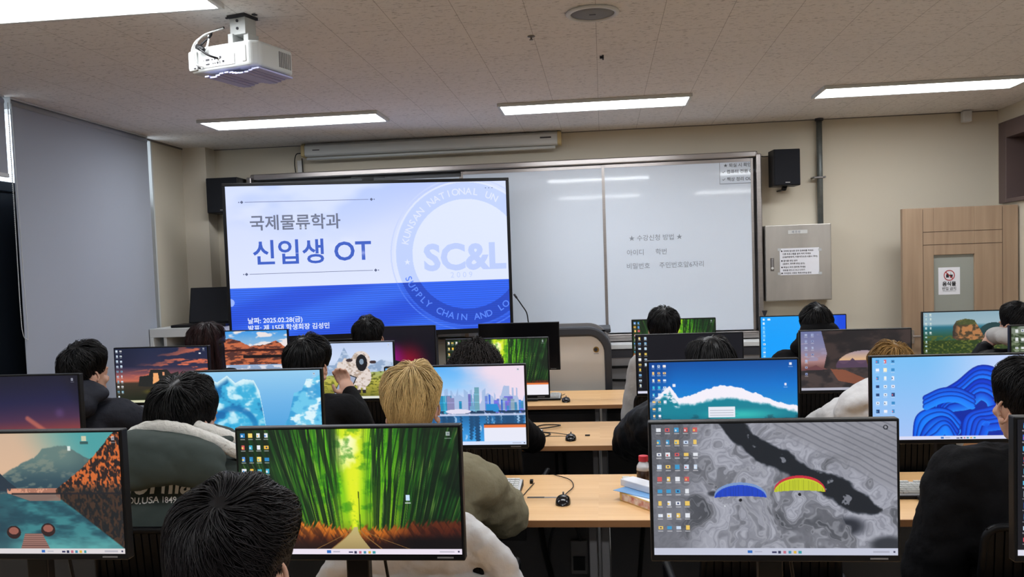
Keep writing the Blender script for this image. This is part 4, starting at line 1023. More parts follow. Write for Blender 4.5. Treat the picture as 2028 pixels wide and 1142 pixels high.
arc_text('★', 187, 187, .44, .06, False, (226, 234, 255), 'emblem_star') if False else None
q = MB(); text_into(q.bm, '★', .055, T((SX0 + .63 * SW, -.0045, SZ1 - .55 * SH)), 0, 'CENTER'); q.build('emblem_star', emis('emblem_star', rgb(226, 234, 255)), DISP)

# ------------------------------------------------------------------ desks
def rot_inst(o): return o
def copy_tree(o, parent=None):
    c = o.copy(); COL.objects.link(c)
    c.parent = parent
    for ch in list(o.children): copy_tree(ch, c)
    return c
def make_desk(w, d=.655):
    P = empty('computer_desk', (0, 0, 0))
    MB().box(-w / 2, w / 2, .004, d, .697, .72).build('desktop', M['desk'], P)
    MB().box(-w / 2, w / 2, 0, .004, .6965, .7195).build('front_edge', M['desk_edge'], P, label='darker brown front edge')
    for s_ in (-1, 1):
        x = s_ * (w / 2 - .022)
        MB().box(x - .014, x + .014, .10, .135, .03, .697).box(x - .014, x + .014, .44, .475, .03, .697).box(x - .016, x + .016, .03, d - .03, 0, .035).build('leg', M['leg'], P, bevel=.003)
    MB().box(-w / 2 + .04, w / 2 - .04, .585, .60, .08, .695).build('modesty_panel', M['panel_dark'], P)
    MB().box(-w / 2 + .04, w / 2 - .04, .50, .58, .58, .60).build('cable_tray', M['dark_grey'], P)
    return P
ROWY = [1.663, 2.898, 4.133, 5.369]
RN = ['the row nearest the camera', 'the second row', 'the third row', 'the row nearest the big display']
XC = {0: -2.475, 1: -.945, 2: .865, 3: 2.32}
proto = make_desk(1.81); used = False
protoL = make_desk(1.25); usedL = False
protoR = make_desk(1.09); usedR = False
PN = {0: 'left by the blinds', 1: 'left of the middle steel legs', 2: 'right of the middle steel legs', 3: 'at the right wall'}
for r in range(4):
    for c in (0, 1, 2, 3):
        if (r == 0 and c in (0, 3)) or (r == 1 and c == 3): continue
        if c in (1, 2):
            o = copy_tree(proto) if used else proto; used = True
        elif c == 0:
            o = copy_tree(protoL) if usedL else protoL; usedL = True
        else:
            o = copy_tree(protoR) if usedR else protoR; usedR = True
        o.location = (XC[c], ROWY[r], 0)
        tag(o, 'beech desk %s, in %s' % (PN[c], RN[r]), 'desk', 'beech computer desks in rows')

# ------------------------------------------------------------------ monitors
def monitor_body():
    P = empty('monitor', (0, 0, 0))
    H = MB().box(-.27, .27, 0, .028, .197, .515)
    hs = H.build('housing', M['black_plastic'], P, bevel=.003)
    MB().box(.205, .243, -.0012, 0, .2035, .207).build('badge', M['leg'], hs)
    MB().box(-.05, .05, .028, .045, .28, .42).box(-.028, .028, .045, .075, .02, .40).build('stand_neck', M['black_plastic'], P, bevel=.004)
    MB().box(-.12, .12, -.07, .13, .001, .014).build('stand_base', M['black_plastic'], P, bevel=.006)
    MB().tube(bez([(.03, .05, .30), (.05, .09, .2), (.07, .10, .08), (.12, .14, .01)], 20), .004).build('cable', M['black_plastic'], P, smooth=True)
    return P
MP = monitor_body(); mused = False
SC = .9915
def monitor(x, row, label, paint, rz=0.0, dy=0.0, pic='lit desktop picture'):
    o = copy_tree(MP)
    o.location = (x, ROWY[row] + .257 + dy, .72); o.rotation_euler = (0, 0, rz)
    tag(o, label, 'monitor', 'computer monitors on the desks')
    if paint is None:
        MB().box(-.2635, .2635, -.0008, 0, .213, .509).build('screen', M['gloss_black'], o, label='dark screen switched off')
    else:
        screen('screen', paint(), -.2635, .2635, .213, .509, -.0012, o, pic)
monitor(-1.428, 0, 'monitor showing a lake with orange autumn forest and mountains', s_lake)
monitor(-.605, 0, 'large nearby monitor showing a green bamboo grove with a path', s_bamboo1)
monitor(.361, 0, 'monitor showing grey marbled shore with blue and yellow paragliders', s_marble)
monitor(1.136, 0, 'black-background monitor with icons cut off by the right edge', s_black_icons)
monitor(-2.335, 1, 'monitor showing a purple and orange dusk sky at the left edge', s_sunset)
monitor(-1.350, 1, 'monitor showing blue icebergs, right of the person in green jacket', s_ice)
monitor(-.566, 1, 'monitor showing a city skyline reflected in blue water', s_city)
monitor(.421, 1, 'monitor showing a breaking white wave under blue sky', s_wave)
monitor(1.208, 1, 'monitor showing a folded bright blue flower shape', s_bloom)
monitor(-2.395, 2, 'monitor showing dark ruins under a red sunset sky', s_ruins)
monitor(-1.374, 2, 'monitor showing a black-faced white sheep on a meadow', s_sheep)
monitor(-.560, 2, 'small distant monitor with green bamboo half hidden by curly hair', s_bamboo2)
monitor(.424, 2, 'monitor with plain black desktop and two icon columns', s_dark)
monitor(1.236, 2, 'monitor showing a brown rock arch at dusk', s_arch)
monitor(2.233, 2, 'monitor with grey-green picture cut off by the right edge', s_green_right)
monitor(-2.420, 3, 'monitor showing red mountains mirrored in water', s_redmtn)
monitor(-1.397, 3, 'monitor showing a dark picture with magenta and red glow', s_purple)
monitor(-.567, 3, 'switched-off black monitor in front of the ivory lectern', None)
monitor(.446, 3, 'monitor with green bamboo behind the black bowl-cut head', s_bamboo3)
monitor(1.262, 3, 'monitor with plain bright blue desktop', s_blue)
monitor(2.262, 3, 'monitor showing a round rock hill above green forest, by the door', s_rock)

# ------------------------------------------------------------------ keyboards, mice and small things on the desks
def keyboard_body():
    P = empty('keyboard', (0, 0, 0))
    MB().prism([(-.075, .0), (.075, .0), (.075, .026), (-.075, .012)], 'x', -.22, .22).build('base', M['black_plastic'], P, bevel=.003)
    MB().prism([(-.07, .0125), (.07, .0258), (.07, .0268), (-.07, .0135)], 'x', -.217, .217).build('top_plate', M['kb_key'], P)
    k = MB(); sl = math.atan(.0133 / .14)
    for r in range(6):
        y = -.056 + r * .0205 + (.006 if r == 5 else 0)
        z = .0132 + (y + .07) * .0953 + .0035
        cols = [-.205 + c * .0188 for c in range(22)]
        for c, x in enumerate(cols):
            if r == 0 and 3 < c < 9: continue
            if r == 5 and c in (1, 6, 11): continue
            if c in (15, 18) and r < 6: continue
            k.box(x, x + .0168, y, y + .0175, z - .002, z + .004)
        if r == 0: k.box(-.205 + 4 * .0188, -.205 + 9 * .0188 - .002, y, y + .0175, z - .002, z + .004)
    o = k.build('keys', M['white_plastic'], P)
    return P
KB = keyboard_body(); kused = False
for x, y, l in ((-.56, 3.30, 'silver keyboard beside the person in khaki sweater'), (-.555, 4.36, 'silver keyboard end showing beside the city skyline monitor'), (-.52, 5.66, 'silver keyboard on the farthest desk below the switched-off monitor'),
                (1.20, 3.22, 'silver keyboard beside the person in black sweater'), (1.24, 4.50, 'silver keyboard in front of the rock arch monitor')):
    o = copy_tree(KB) if kused else KB; kused = True
    o.location = (x, y, .7205); tag(o, l, 'keyboard', 'silver keyboards on the desks')
def mouse_body():
    P = empty('mouse', (0, 0, 0))
    m = MB()
    n, k = 18, 24; rings = []
    for i in range(n + 1):
        t = i / n; y = -.052 + .104 * t
        w = .031 * (math.sin(pi * min(max(t, .001), .999)) ** .42) * (1 + .10 * math.cos(2 * pi * t))
        h = .036 * (math.sin(pi * min(max(t, .001), .999)) ** .5) * (1 - .28 * t)
        rings.append([m.bm.verts.new((w * math.cos(pi * j / (k - 1)), y, h * (math.sin(pi * j / (k - 1)) ** .75))) for j in range(k)])
    for a, b in zip(rings, rings[1:]):
        for j in range(k - 1): m.bm.faces.new((a[j], a[j + 1], b[j + 1], b[j]))
        m.bm.faces.new((a[-1], a[0], b[0], b[-1]))
    m.build('shell', M['gloss_black'], P, smooth=True)
    MB().cyl((-.003, .027, .0275), (.003, .027, .0275), .007, seg=14).build('scroll_wheel', M['dark_grey'], P)
    return P
MS = mouse_body(); used_ = False
for x, y, l, cab in ((-.170, 3.12, 'black mouse on the desk with the bottle and cartons', [(.0, .052, .012), (.01, .12, .006), (.03, .22, .005), (.01, .33, .005), (-.06, .42, .004)]),
                     (-.185, 4.29, 'black mouse beside the city skyline monitor, middle of the three', [(0, .052, .012), (-.08, .14, .006), (-.18, .20, .005), (-.30, .26, .005), (-.36, .33, .005)]),
                     (-.262, 5.53, 'farthest black mouse, below the ivory lectern', [(0, .052, .012), (-.03, .10, .006), (-.06, .18, .005), (-.02, .3, .005)])):
    o = copy_tree(MS)
    o.location = (x, y, .7205); tag(o, l, 'mouse', 'black computer mice')
    MB().tube(bez(cab, 30), .002).build('cable', M['black_plastic'], o, smooth=True)
# keyboard cables and a taped strip
tag(MB().tube(bez([(-.30, 3.40, .724), (-.315, 3.30, .724), (-.33, 3.20, .724), (-.36, 3.10, .724), (-.42, 3.04, .724), (-.48, 3.03, .724)], 40), .0018).build('thin_cable', M['black_plastic'], smooth=True), 'thin dark cable curling right of the nearest keyboard', 'cable')
tag(MB().box(-.318, -.305, 3.40, 3.425, .7203, .735).build('usb_plug', M['black_plastic'], bevel=.002), 'small black plug at the corner of the nearest keyboard', 'plug')
P = empty('tape_strip', (-.31, 3.188, .7202), 0, 'dark and grey tape strip on the desk left of the nearest mouse', 'tape')
MB().box(0, .065, 0, .016, 0, .0012).build('tape', M['dark_grey'], P)
MB().box(.065, .16, 0, .014, 0, .0010).build('tape_tail', M['leg'], P)
tag(MB().box(-.33, -.17, 4.373, 4.381, .7202, .7215).cyl((-.115, 4.372, .725), (-.09, 4.372, .725), .004).build('adapter_lead', M['black_plastic']), 'dark lead lying behind the middle mouse', 'cable')
tag(MB().tube(bez([(-.42, 4.62, .724), (-.36, 4.56, .728), (-.28, 4.60, .73), (-.26, 4.66, .727), (-.36, 4.68, .724), (-.40, 4.52, .726), (-.30, 4.44, .724), (-.33, 4.34, .724), (-.38, 4.28, .724)], 60), .003).build('tangled_cable', M['black_plastic'], smooth=True), 'tangled black cable on the desk beside the middle mouse', 'cable')
# bottle
P = empty('drink_bottle', (.135, 3.315, .7205), 0, 'plastic bottle of dark drink with a red cap beside the paraglider monitor', 'bottle')
MB().lathe([(.024, 0), (.0275, .004), (.0275, .075), (.0255, .084), (.001, .084)], seg=36).build('drink', M['drink'], P, smooth=True)
MB().lathe([(.0278, .074), (.026, .090), (.019, .102), (.0155, .107), (.0155, .111)], seg=36).build('shoulder', M['bottle_clear'], P, smooth=True)
MB().cyl((0, 0, .108), (0, 0, .130), .0185, seg=36).build('cap', M['red_cap'], P, bevel=.002)
# carton stack
P = empty('snack_carton', (.142, 3.085, .7205), -.95, 'red and yellow patterned carton at the edge of the nearest visible desk', 'carton')
MB().box(-.115, .115, -.045, .045, 0, .032).build('carton_body', M['yellow_card'], P, bevel=.001)
MB().box(-.1, .11, -.0462, -.0452, .004, .028).build('printed_side', M['red_card'], P, label='red and white print')
MB().box(-.112, .112, -.043, .043, .0322, .0330).build('lid', M['paper'], P)
tag(MB().box(-.10, .09, -.055, .04, 0, .0012, T((.125, 3.135, .7545)) @ Matrix.Rotation(-.75, 4, 'Z')).build('leaflet', M['blue_print']), 'blue and white leaflet between the carton and the white slab', 'leaflet')
P = empty('white_carton', (.14, 3.165, .7562), -.88, 'white slab-shaped carton lying on top of the leaflet', 'carton')
MB().box(-.11, .11, -.035, .03, 0, .026).build('carton_body', M['paper'], P, bevel=.003)
tag(MB().box(.07, .125, 4.66, 4.69, .7202, .7215).build('paper_label', M['paper']), 'small white paper label on the third desk row', 'label')
tag(MB().box(.055, .085, 3.48, 3.51, .7202, .723).build('eraser', M['white_plastic'], bevel=.002), 'small white eraser near the far edge beside the bottle', 'eraser')
# under the desk: outlet, cable arch, boxes on the modesty panel
P = empty('power_outlet', (-.13, 3.475, .33), 0, 'grey power outlet with looping cable under the nearest visible desk', 'outlet')
MB().box(-.035, .035, -.022, 0, 0, .14).build('case', M['leg'], P, bevel=.004)
MB().box(-.024, .024, -.03, -.022, .02, .075).build('socket', M['ink'], P)
MB().tube(bez([(.01, -.02, .14), (-.02, -.03, .21), (-.09, -.03, .21), (-.12, -.03, .12), (-.12, -.03, .0)], 30), .006).build('cable', M['dark_grey'], P, smooth=True)
tag(MB().cyl((-.115, 3.40, .245), (-.115, 3.43, .245), .042, seg=32).build('cable_reel', M['white_plastic']), 'round pale disc low under the nearest visible desk', 'disc')
tag(MB().box(-.45, -.12, 3.20, 3.40, 0, .20).build('floor_box', M['white_paint'], bevel=.01), 'pale floor box under the desk left of the steel legs', 'floor box')
tag(MB().box(-.02, .3, 3.20, 3.40, 0, .20).build('floor_box', M['white_paint'], bevel=.01), 'pale floor box under the desk right of the steel legs', 'floor box')
tag(MB().box(-.46, -.345, 3.45, 3.475, .47, .60).build('junction_box', M['tower'], bevel=.004), 'dark grey box high on the panel under the nearest visible desk', 'junction box')
def tower(x, y, l):
    P = empty('computer_tower', (x, y, 0), 0, l, 'computer', 'dark computer towers under the desks')
    MB().box(-.09, .09, 0, .36, .02, .40).build('case', M['black_plastic'], P, bevel=.005)
    MB().box(-.085, .085, -.006, 0, .03, .39).build('front_panel', M['dark_grey'], P, bevel=.003)
for x, y, l in ((-.30, 4.33, 'dark computer tower under the desk below the middle mouse'), (.22, 3.08, 'dark computer tower under the desk beside the paraglider monitor')):
    pass
tag(MB().tube(bez([(-.29, 3.47, .69), (-.28, 3.45, .5), (-.24, 3.40, .33), (-.2, 3.35, .15)], 20), .012).build('hanging_cable', M['black_plastic'], smooth=True), 'thick black cable hanging under the desk left of the steel legs', 'cable')
tag(MB().tube(bez([(.15, 3.47, .69), (.13, 3.45, .5), (.10, 3.42, .2)], 20), .009).build('hanging_cable', M['black_plastic'], smooth=True), 'thick black cable hanging under the desk by the paraglider monitor', 'cable')
tag(MB().tube(bez([(-.285, 4.71, .69), (-.285, 4.69, .5), (-.28, 4.66, .2)], 20), .009).build('hanging_cable', M['black_plastic'], smooth=True), 'black cable hanging under the middle-mouse desk, left of two', 'cable')
tag(MB().tube(bez([(-.245, 4.71, .69), (-.24, 4.69, .5), (-.235, 4.66, .2)], 20), .011).build('hanging_cable', M['black_plastic'], smooth=True), 'black cable hanging under the middle-mouse desk, right of two', 'cable')

def remove_tree(o):
    for ch in list(o.children): remove_tree(ch)
    bpy.data.objects.remove(o)
remove_tree(MP); remove_tree(MS)

# ------------------------------------------------------------------ chairs
def make_chair():
    P = empty('office_chair', (0, 0, 0))
    s = MB()
    s.prism([(x, y) for x, y in [(.225 * math.copysign(abs(math.cos(a)) ** .5, math.cos(a)), .215 * math.copysign(abs(math.sin(a)) ** .5, math.sin(a))) for a in np.linspace(0, 2 * pi, 33)[:-1]]], 'z', .42, .465)
    s.build('seat', M['seat'], P, bevel=.015, seg=3)
    tilt = T((0, -.235, .52)) @ Matrix.Rotation(-.10, 4, 'X').inverted()
    W0, W1, Hh = .175, .195, .345
    f = MB()
    path = round_path([(-W1, 0, 0), (-W0, 0, Hh), (W0, 0, Hh), (W1, 0, 0), (-W1 + .03, 0, -.0), ], r=.045)
    f.tube(path, .011); f.tube(round_path([(-W1, 0, .02), (-.12, .02, -.03), (.12, .02, -.03), (W1, 0, .02)], r=.05), .011)
    f.xf(tilt); b = f.build('backrest', M['chair'], P, smooth=True)
    m = MB()
    n = 15
    for i in range(n):
        x = -.165 + .33 * i / (n - 1)
        m.box(x - .0095, x + .0095, -.004, .004, -.02, Hh - .004)
    m.box(-.178, .178, .0045, .007, 0, Hh - .008).xf(tilt)
    m.build('backrest_slats', M['chair'], b)
    for s_ in (-1, 1):
        a = MB().tube(round_path([(s_ * .19, -.19, .60), (s_ * .245, -.12, .655), (s_ * .245, .10, .655), (s_ * .225, .11, .44)], r=.04), .012)
        a.build('armrest', M['chair'], P, smooth=True)
    for a_, b_2 in (((-.2, -.235, .52), (-.2, -.20, .43)), ((.2, -.235, .52), (.2, -.20, .43))):
        MB().cap(a_, b_2, .012, .012).build('back_support', M['chair'], P, smooth=True)
    for sx in (-1, 1):
        for sy in (-1, 1):
            MB().cap((sx * .19, sy * .17, .425), (sx * .235, sy * .22, .014), .012, .011).build('leg', M['dark_grey'], P, smooth=True)
    return P
CH = make_chair()
def chair(x, y, rz, label):
    o = copy_tree(CH); o.location = (x, y, 0); o.rotation_euler = (0, 0, rz)
    return tag(o, label, 'chair', 'black office chairs')

# ------------------------------------------------------------------ people
def hair_mat(name, c1, c2, rough=.42, spec=.22):
    m = mat(name, c1, rough, spec=spec); nt = m.node_tree; b = nt.nodes['Principled BSDF']
    a = nt.nodes.new('ShaderNodeVertexColor'); a.layer_name = 'strand'
    mx = nt.nodes.new('ShaderNodeMix'); mx.data_type = 'RGBA'
    mx.inputs[6].default_value = (*c1, 1); mx.inputs[7].default_value = (*c2, 1)
    nt.links.new(a.outputs[0], mx.inputs[0]); nt.links.new(mx.outputs[2], b.inputs['Base Color'])
    return m
HM = {
 'black': hair_mat('black_hair', rgb(4, 4, 5), rgb(20, 18, 20)),
 'soft': hair_mat('soft_black_hair', rgb(4, 3, 4), rgb(22, 17, 20), .45),
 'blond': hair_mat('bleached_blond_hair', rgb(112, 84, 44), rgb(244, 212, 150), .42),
 'brown': hair_mat('light_brown_hair', rgb(96, 68, 34), rgb(160, 122, 66), .45),
 'red': hair_mat('reddish_brown_hair', rgb(14, 8, 9), rgb(52, 28, 28)),
 'curl': hair_mat('curly_brown_black_hair', rgb(12, 10, 10), rgb(40, 33, 32), .6)}
A_, B_, H_ = .076, .094, .116
def inside(D, nape):
    az = np.degrees(np.abs(np.arctan2(D[..., 0], D[..., 1]))); el = np.degrees(np.arcsin(np.clip(D[..., 2], -1, 1)))
    lim = np.interp(az, [0, 40, 62, 78, 98, 114, 138, 180], [34, 28, 12, 8, 6, -12, -nape + 8, -nape])
    return el - lim
def hair(parent, c, matl, n, wid, vol=.02, length=.8, style='short', nape=42, seed=0, part=0.0, messy=.05, drop=.3, pole=(0.05, -.42, .9), taper=.6, fade=False):
    rs = np.random.RandomState(seed)
    pz = np.array(pole, float); pz /= np.linalg.norm(pz)
    ex = np.cross([0, 1, 0], pz); ex /= np.linalg.norm(ex); ey = np.cross(pz, ex)
    rad = np.array([A_, B_, H_])
    bump = lambda D: 1 + .035 * np.sin(D[..., 0] * 5 + seed) * np.cos(D[..., 2] * 4 + seed * 2) + .02 * np.sin(D[..., 0] * 11 + D[..., 1] * 7 + seed)
    def surf(D, off):   # off in metres beyond the scalp
        k = np.where(D[..., 2] > 0, 1.0 + .25 * D[..., 2], 1.0)
        return D * (rad + (off * k)[..., None]) * bump(D)[..., None]
    Vs, Fs, Cs = [], [], []; base = 0
    # base cap
    nu, nv_ = 72, 40
    th, ph = np.meshgrid(np.linspace(0, pi, nv_), np.linspace(0, 2 * pi, nu, endpoint=False), indexing='ij')
    D = np.stack([np.sin(th) * np.cos(ph), np.sin(th) * np.sin(ph), np.cos(th)], -1)
    ins = inside(D, nape); off = np.where(ins > 0, vol * .72 * np.clip(ins / 26, .1, 1), -.02)
    if style == 'short': off = np.where(off > 0, off * ((1 - taper) + taper * np.interp(np.degrees(np.pi / 2 - th), [-40, -5, 28], [.12, .42, 1])), off)
    if style == 'long': off = np.where(ins > 0, vol * .8, -.02)
    Vc = surf(D, off).reshape(-1, 3); ii = np.arange(nu * nv_).reshape(nv_, nu)
    Fc = np.stack([ii[:-1], np.roll(ii, -1, 1)[:-1], np.roll(ii, -1, 1)[1:], ii[1:]], -1).reshape(-1, 4)
    Vs.append(Vc); Fs.append(Fc); Cs.append(np.full(len(Vc), .15)); base += len(Vc)
    if style == 'long':
        az = np.radians(np.linspace(78, 282, 48)); zz = np.linspace(.35, -drop / H_, 22)
        Az, Z = np.meshgrid(az, zz)
        kk = np.sqrt(np.clip(1 - np.clip(Z, 0, 1) ** 2, 0, 1)); ww = 1 + .12 * ss(-Z, .3, 1.6) ; tp = 1 - .25 * ss(-Z, 1.8, drop / H_)
        X = np.sin(Az) * (A_ + vol * .8) * kk * ww * tp; Y = np.cos(Az) * (B_ + vol * .8) * kk * (1 - .12 * ss(-Z, .4, 1.6)); Vl = np.stack([X, Y, Z * H_], -1)
        Vl[..., :2] *= (1 + .02 * np.sin(Az * 13 + seed) * ss(-Z, 0, .5))[..., None]
        ii = np.arange(Az.size).reshape(Az.shape) + base
        Vs.append(Vl.reshape(-1, 3)); Fs.append(np.stack([ii[:-1, :-1], ii[1:, :-1], ii[1:, 1:], ii[:-1, 1:]], -1).reshape(-1, 4)); Cs.append(np.full(Az.size, .15)); base += Az.size
    # strands
    m_ = 8
    fi = rs.rand(n) * 2 * pi; t0 = np.abs(rs.rand(n)) ** .7 * 1.95
    clump = rs.rand(40) * 2 - 1; ci = (fi / (2 * pi) * 39.99).astype(int); cl2 = rs.rand(40, 12) * 2 - 1; cj = np.clip((t0 * 6).astype(int), 0, 11)
    ln = length * (.7 + .6 * rs.rand(n)); lift = rs.rand(n); tw = part + messy * 2 * cl2[ci, cj] + messy * (rs.rand(n) * 2 - 1)
    P = np.zeros((n, m_, 3)); ok = np.ones(n, bool); prev = None; stop = np.zeros(n, bool)
    for k in range(m_):
        s_ = k / (m_ - 1); t = t0 + ln * s_; f_ = fi + tw * s_ * 1.2 + .10 * clump[ci] * np.sin(s_ * 4)
        if style == 'curly': f_ = f_ + .20 * np.sin(s_ * 11 + lift * 20); t = t + .14 * np.cos(s_ * 11 + lift * 20)
        D = (np.sin(t) * np.cos(f_))[:, None] * ex + (np.sin(t) * np.sin(f_))[:, None] * ey + np.cos(t)[:, None] * pz
        hl = inside(D, nape); tpr = 1.0 if style != 'short' else (1 - taper) + taper * np.interp(np.degrees(np.arcsin(np.clip(D[:, 2], -1, 1))), [-40, -5, 28], [.12, .42, 1]); o_ = vol * tpr * (.55 + .55 * np.sin(min(s_ * 1.4, 1) * pi / 2)) * (.86 + .22 * lift) * np.clip((hl + 6) / 30, .16, 1)
        if style == 'curly': o_ = o_ + .010 * np.sin(s_ * 14 + lift * 30) + .006
        p = surf(D, o_)
        if k == 0: ok = hl > 1
        if style == 'long':
            p2 = p.copy()
            if prev is not None:
                low = (p[:, 2] < .02)
                dz = (drop + .0) / (m_ - 2) * (.7 + .5 * lift)
                back = np.degrees(np.abs(np.arctan2(prev[:, 0], prev[:, 1]))) > 70
                stop = stop | (low & back)
                q = prev.copy(); q[:, 2] -= dz; q[:, 0] *= 1.0 + .03 * (q[:, 2] > -.15) ; q[:, 0] += .003 * clump[ci] 
                p2 = np.where(stop[:, None], q, p); fr_ = (~stop) & (hl < -4); p2 = np.where(fr_[:, None], prev * np.array([1, 1, 1]), p2)
            p = p2
        else:
            if prev is not None:
                fr_ = hl < -2
                p = np.where(fr_[:, None], prev + np.array([0, 0, -.0015]), p)
        P[:, k] = p; prev = p
    P = P[ok]; lf = lift[ok]; cc = ci[ok]; n = len(P)
    Tn = np.gradient(P, axis=1); Tn /= np.linalg.norm(Tn, axis=2, keepdims=True) + 1e-9
    Nn = P / (np.linalg.norm(P, axis=2, keepdims=True) + 1e-9); Bn = np.cross(Tn, Nn); Bn /= np.linalg.norm(Bn, axis=2, keepdims=True) + 1e-9; Nn = np.cross(Bn, Tn)
    wk = np.array([.6, .9, 1, 1, .95, .8, .55, .12])[None, :, None] * wid
    ring = [P + Bn * wk, P + Nn * wk * .6, P - Bn * wk]
    R_ = np.stack(ring, 2)   # n, m, 3verts, 3
    idx = np.arange(n * m_ * 3).reshape(n, m_, 3) + base
    for a, b in ((0, 1), (1, 2), (2, 0)):
        Fs.append(np.stack([idx[:, :-1, a], idx[:, 1:, a], idx[:, 1:, b], idx[:, :-1, b]], -1).reshape(-1, 4))
    Vs.append(R_.reshape(-1, 3)); g = np.clip(.55 * lf + .35 * (clump[cc] * .5 + .5) + .1 * rs.rand(n), 0, 1) ** 1.4
    gk = np.repeat(g, m_ * 3)
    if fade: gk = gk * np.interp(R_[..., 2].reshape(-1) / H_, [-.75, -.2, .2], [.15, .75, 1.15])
    Cs.append(np.clip(gk, 0, 1))
    V = np.concatenate(Vs); F = np.concatenate(Fs); Cc = np.concatenate(Cs)
    o = np_mesh('hair', V, F, matl, parent, True)
    a = o.data.color_attributes.new('strand', 'FLOAT_COLOR', 'POINT')
    a.data.foreach_set('color', np.stack([Cc, Cc, Cc, np.ones_like(Cc)], -1).astype(np.float32).ravel())
    o.matrix_parent_inverse = Matrix(); o.matrix_local = c
    return o

def person(x, y, top, label, hm, top_mat, edge, n=1500, wid=.0012, vol=.02, style='short', hl=.8, rz=0.0, head=(0, 0, 0), lean=.06, build=1.0, cloth='sweater',
           nape=42, seed=1, arms='desk', vox=.011, puff=0.0, fold=.02, collar=True, trousers='dark', messy=.05, part=0.0, hand=None, drop=.3, pole=(0.05, -.42, .9), shoulder=0.0, taper=.6, hscale=1.0):
    """edge: distance from the head to the desk edge in front"""
    P = empty('person', (x, y, 0), rz, label, 'person')
    hz = top - vol * 1.2 * hscale - H_ * hscale - .004
    HR = T((0, 0, hz)) @ Euler((head[0], head[1], head[2])).to_matrix().to_4x4() @ Matrix.Scale(hscale, 4)
    nb = Vector((0, -.035, hz - .135)); sh = hz - .190 + shoulder; sw = .165 * build
    pel = Vector((0, -.02, .54)); chest = Vector((0, -.035, sh - .12))
    ex_, ez = .235 * build, max(.80, sh - .30)
    if arms == 'desk':
        wr = [Vector((s_ * .15, edge + .10, .775)) for s_ in (-1, 1)]; el = [Vector((s_ * ex_, edge - .14, .775)) for s_ in (-1, 1)]
    elif arms == 'lap':
        wr = [Vector((s_ * .07, .20, .665)) for s_ in (-1, 1)]; el = [Vector((s_ * ex_, .0, sh - .30)) for s_ in (-1, 1)]
    if hand:      # (side index, elbow, wrist)
        el[hand[0]] = Vector(hand[1]); wr[hand[0]] = Vector(hand[2])
    shd = [Vector((s_ * sw, -.035, sh)) for s_ in (-1, 1)]
    knee = [Vector((s_ * .11, .34, .50)) for s_ in (-1, 1)]; ank = [Vector((s_ * .12, .36, .09)) for s_ in (-1, 1)]
    # one continuous body
    b = MB()
    hb = MB()
    hb.ell((0, -.008, .018), (.074, .088, .095)); hb.ell((0, .022, -.035), (.058, .062, .075)); hb.ell((0, .055, -.085), (.026, .025, .022))
    hb.ell((0, .088, -.02), (.013, .022, .022), sub=2); hb.ell((0, .078, .005), (.009, .014, .026), sub=2); hb.ell((0, .080, -.055), (.024, .012, .007), sub=2); hb.ell((0, .080, -.065), (.020, .012, .006), sub=2)
    for s_ in (-1, 1):
        hb.ell((s_ * .033, .066, -.02), (.022, .018, .018), sub=2); hb.ell((s_ * .030, .074, .012), (.016, .010, .008), sub=2); hb.ell((s_ * .030, .074, .033), (.022, .012, .007), sub=2)
    hb.xf(HR)
    me = bpy.data.meshes.new('h'); hb.bm.to_mesh(me); hb.bm.free(); b.bm.from_mesh(me); bpy.data.meshes.remove(me)
    hj = HR @ Vector((0, -.02, -.05))
    b.cap(hj, nb, .056, .060); b.cap(nb, (0, -.035, sh - .02), .062, .075)
    b.chain([(0, -.035, sh - .03), chest, (0, (chest.y + pel.y) / 2, (chest.z + pel.z) / 2), pel], [.085, .11, .11, .12])
    for s_ in (-1, 1): b.ell((s_ * .07 * build, chest.y, chest.z), (.09, .095, .14))
    for i in (0, 1):
        b.cap((0, -.035, sh - .01), shd[i], .065, .055); b.chain([shd[i], el[i], wr[i]], [.05, .037, .026])
        b.chain([Vector((math.copysign(.09, shd[i].x), pel.y, .53)), knee[i], ank[i]], [.085, .06, .042]); b.cap(ank[i] + Vector((0, -.03, -.03)), ank[i] + Vector((0, .14, -.05)), .04, .03)
        d = (wr[i] - el[i]).normalized(); up = Vector((0, 0, 1)) if abs(d.z) < .8 else Vector((0, -1, 0)); sd = d.cross(up).normalized(); up = sd.cross(d)
        if hand and hand[0] == i and len(hand) > 3: d, sd, up = [Vector(v).normalized() for v in hand[3]]
        p = wr[i] + d * .045
        q = Matrix((sd, d, up)).transposed().to_4x4()
        b.ell(p, (.038, .052, .016), q, 2)
        inn = -1 if (sd.x * (1 if i else -1)) > 0 else 1
        for k_ in range(4):
            bs = p + sd * (-.028 + .0187 * k_) + d * .042; L = (.062, .072, .068, .052)[k_]
            f1 = bs + (d * .9 - up * .35).normalized() * L * .5; f2 = f1 + (d * .55 - up * .85).normalized() * L * .5
            b.chain([bs, f1, f2], [.0092, .0088, .0075], 1)
        tb = p + sd * inn * .034 - d * .02; b.chain([tb, tb + (sd * inn + d * .9 - up * .3).normalized() * .034, tb + (sd * inn * .6 + d * 1.5 - up * .6).normalized() * .06], [.0115, .010, .0085], 1)
    bm_ = remesh(b, .0065 if hand or n > 3000 else .008, 2)
    # ears appended as finer geometry of the same mesh
    eb = bmesh.new(); eb.from_mesh(bm_)
    e_ = MB()
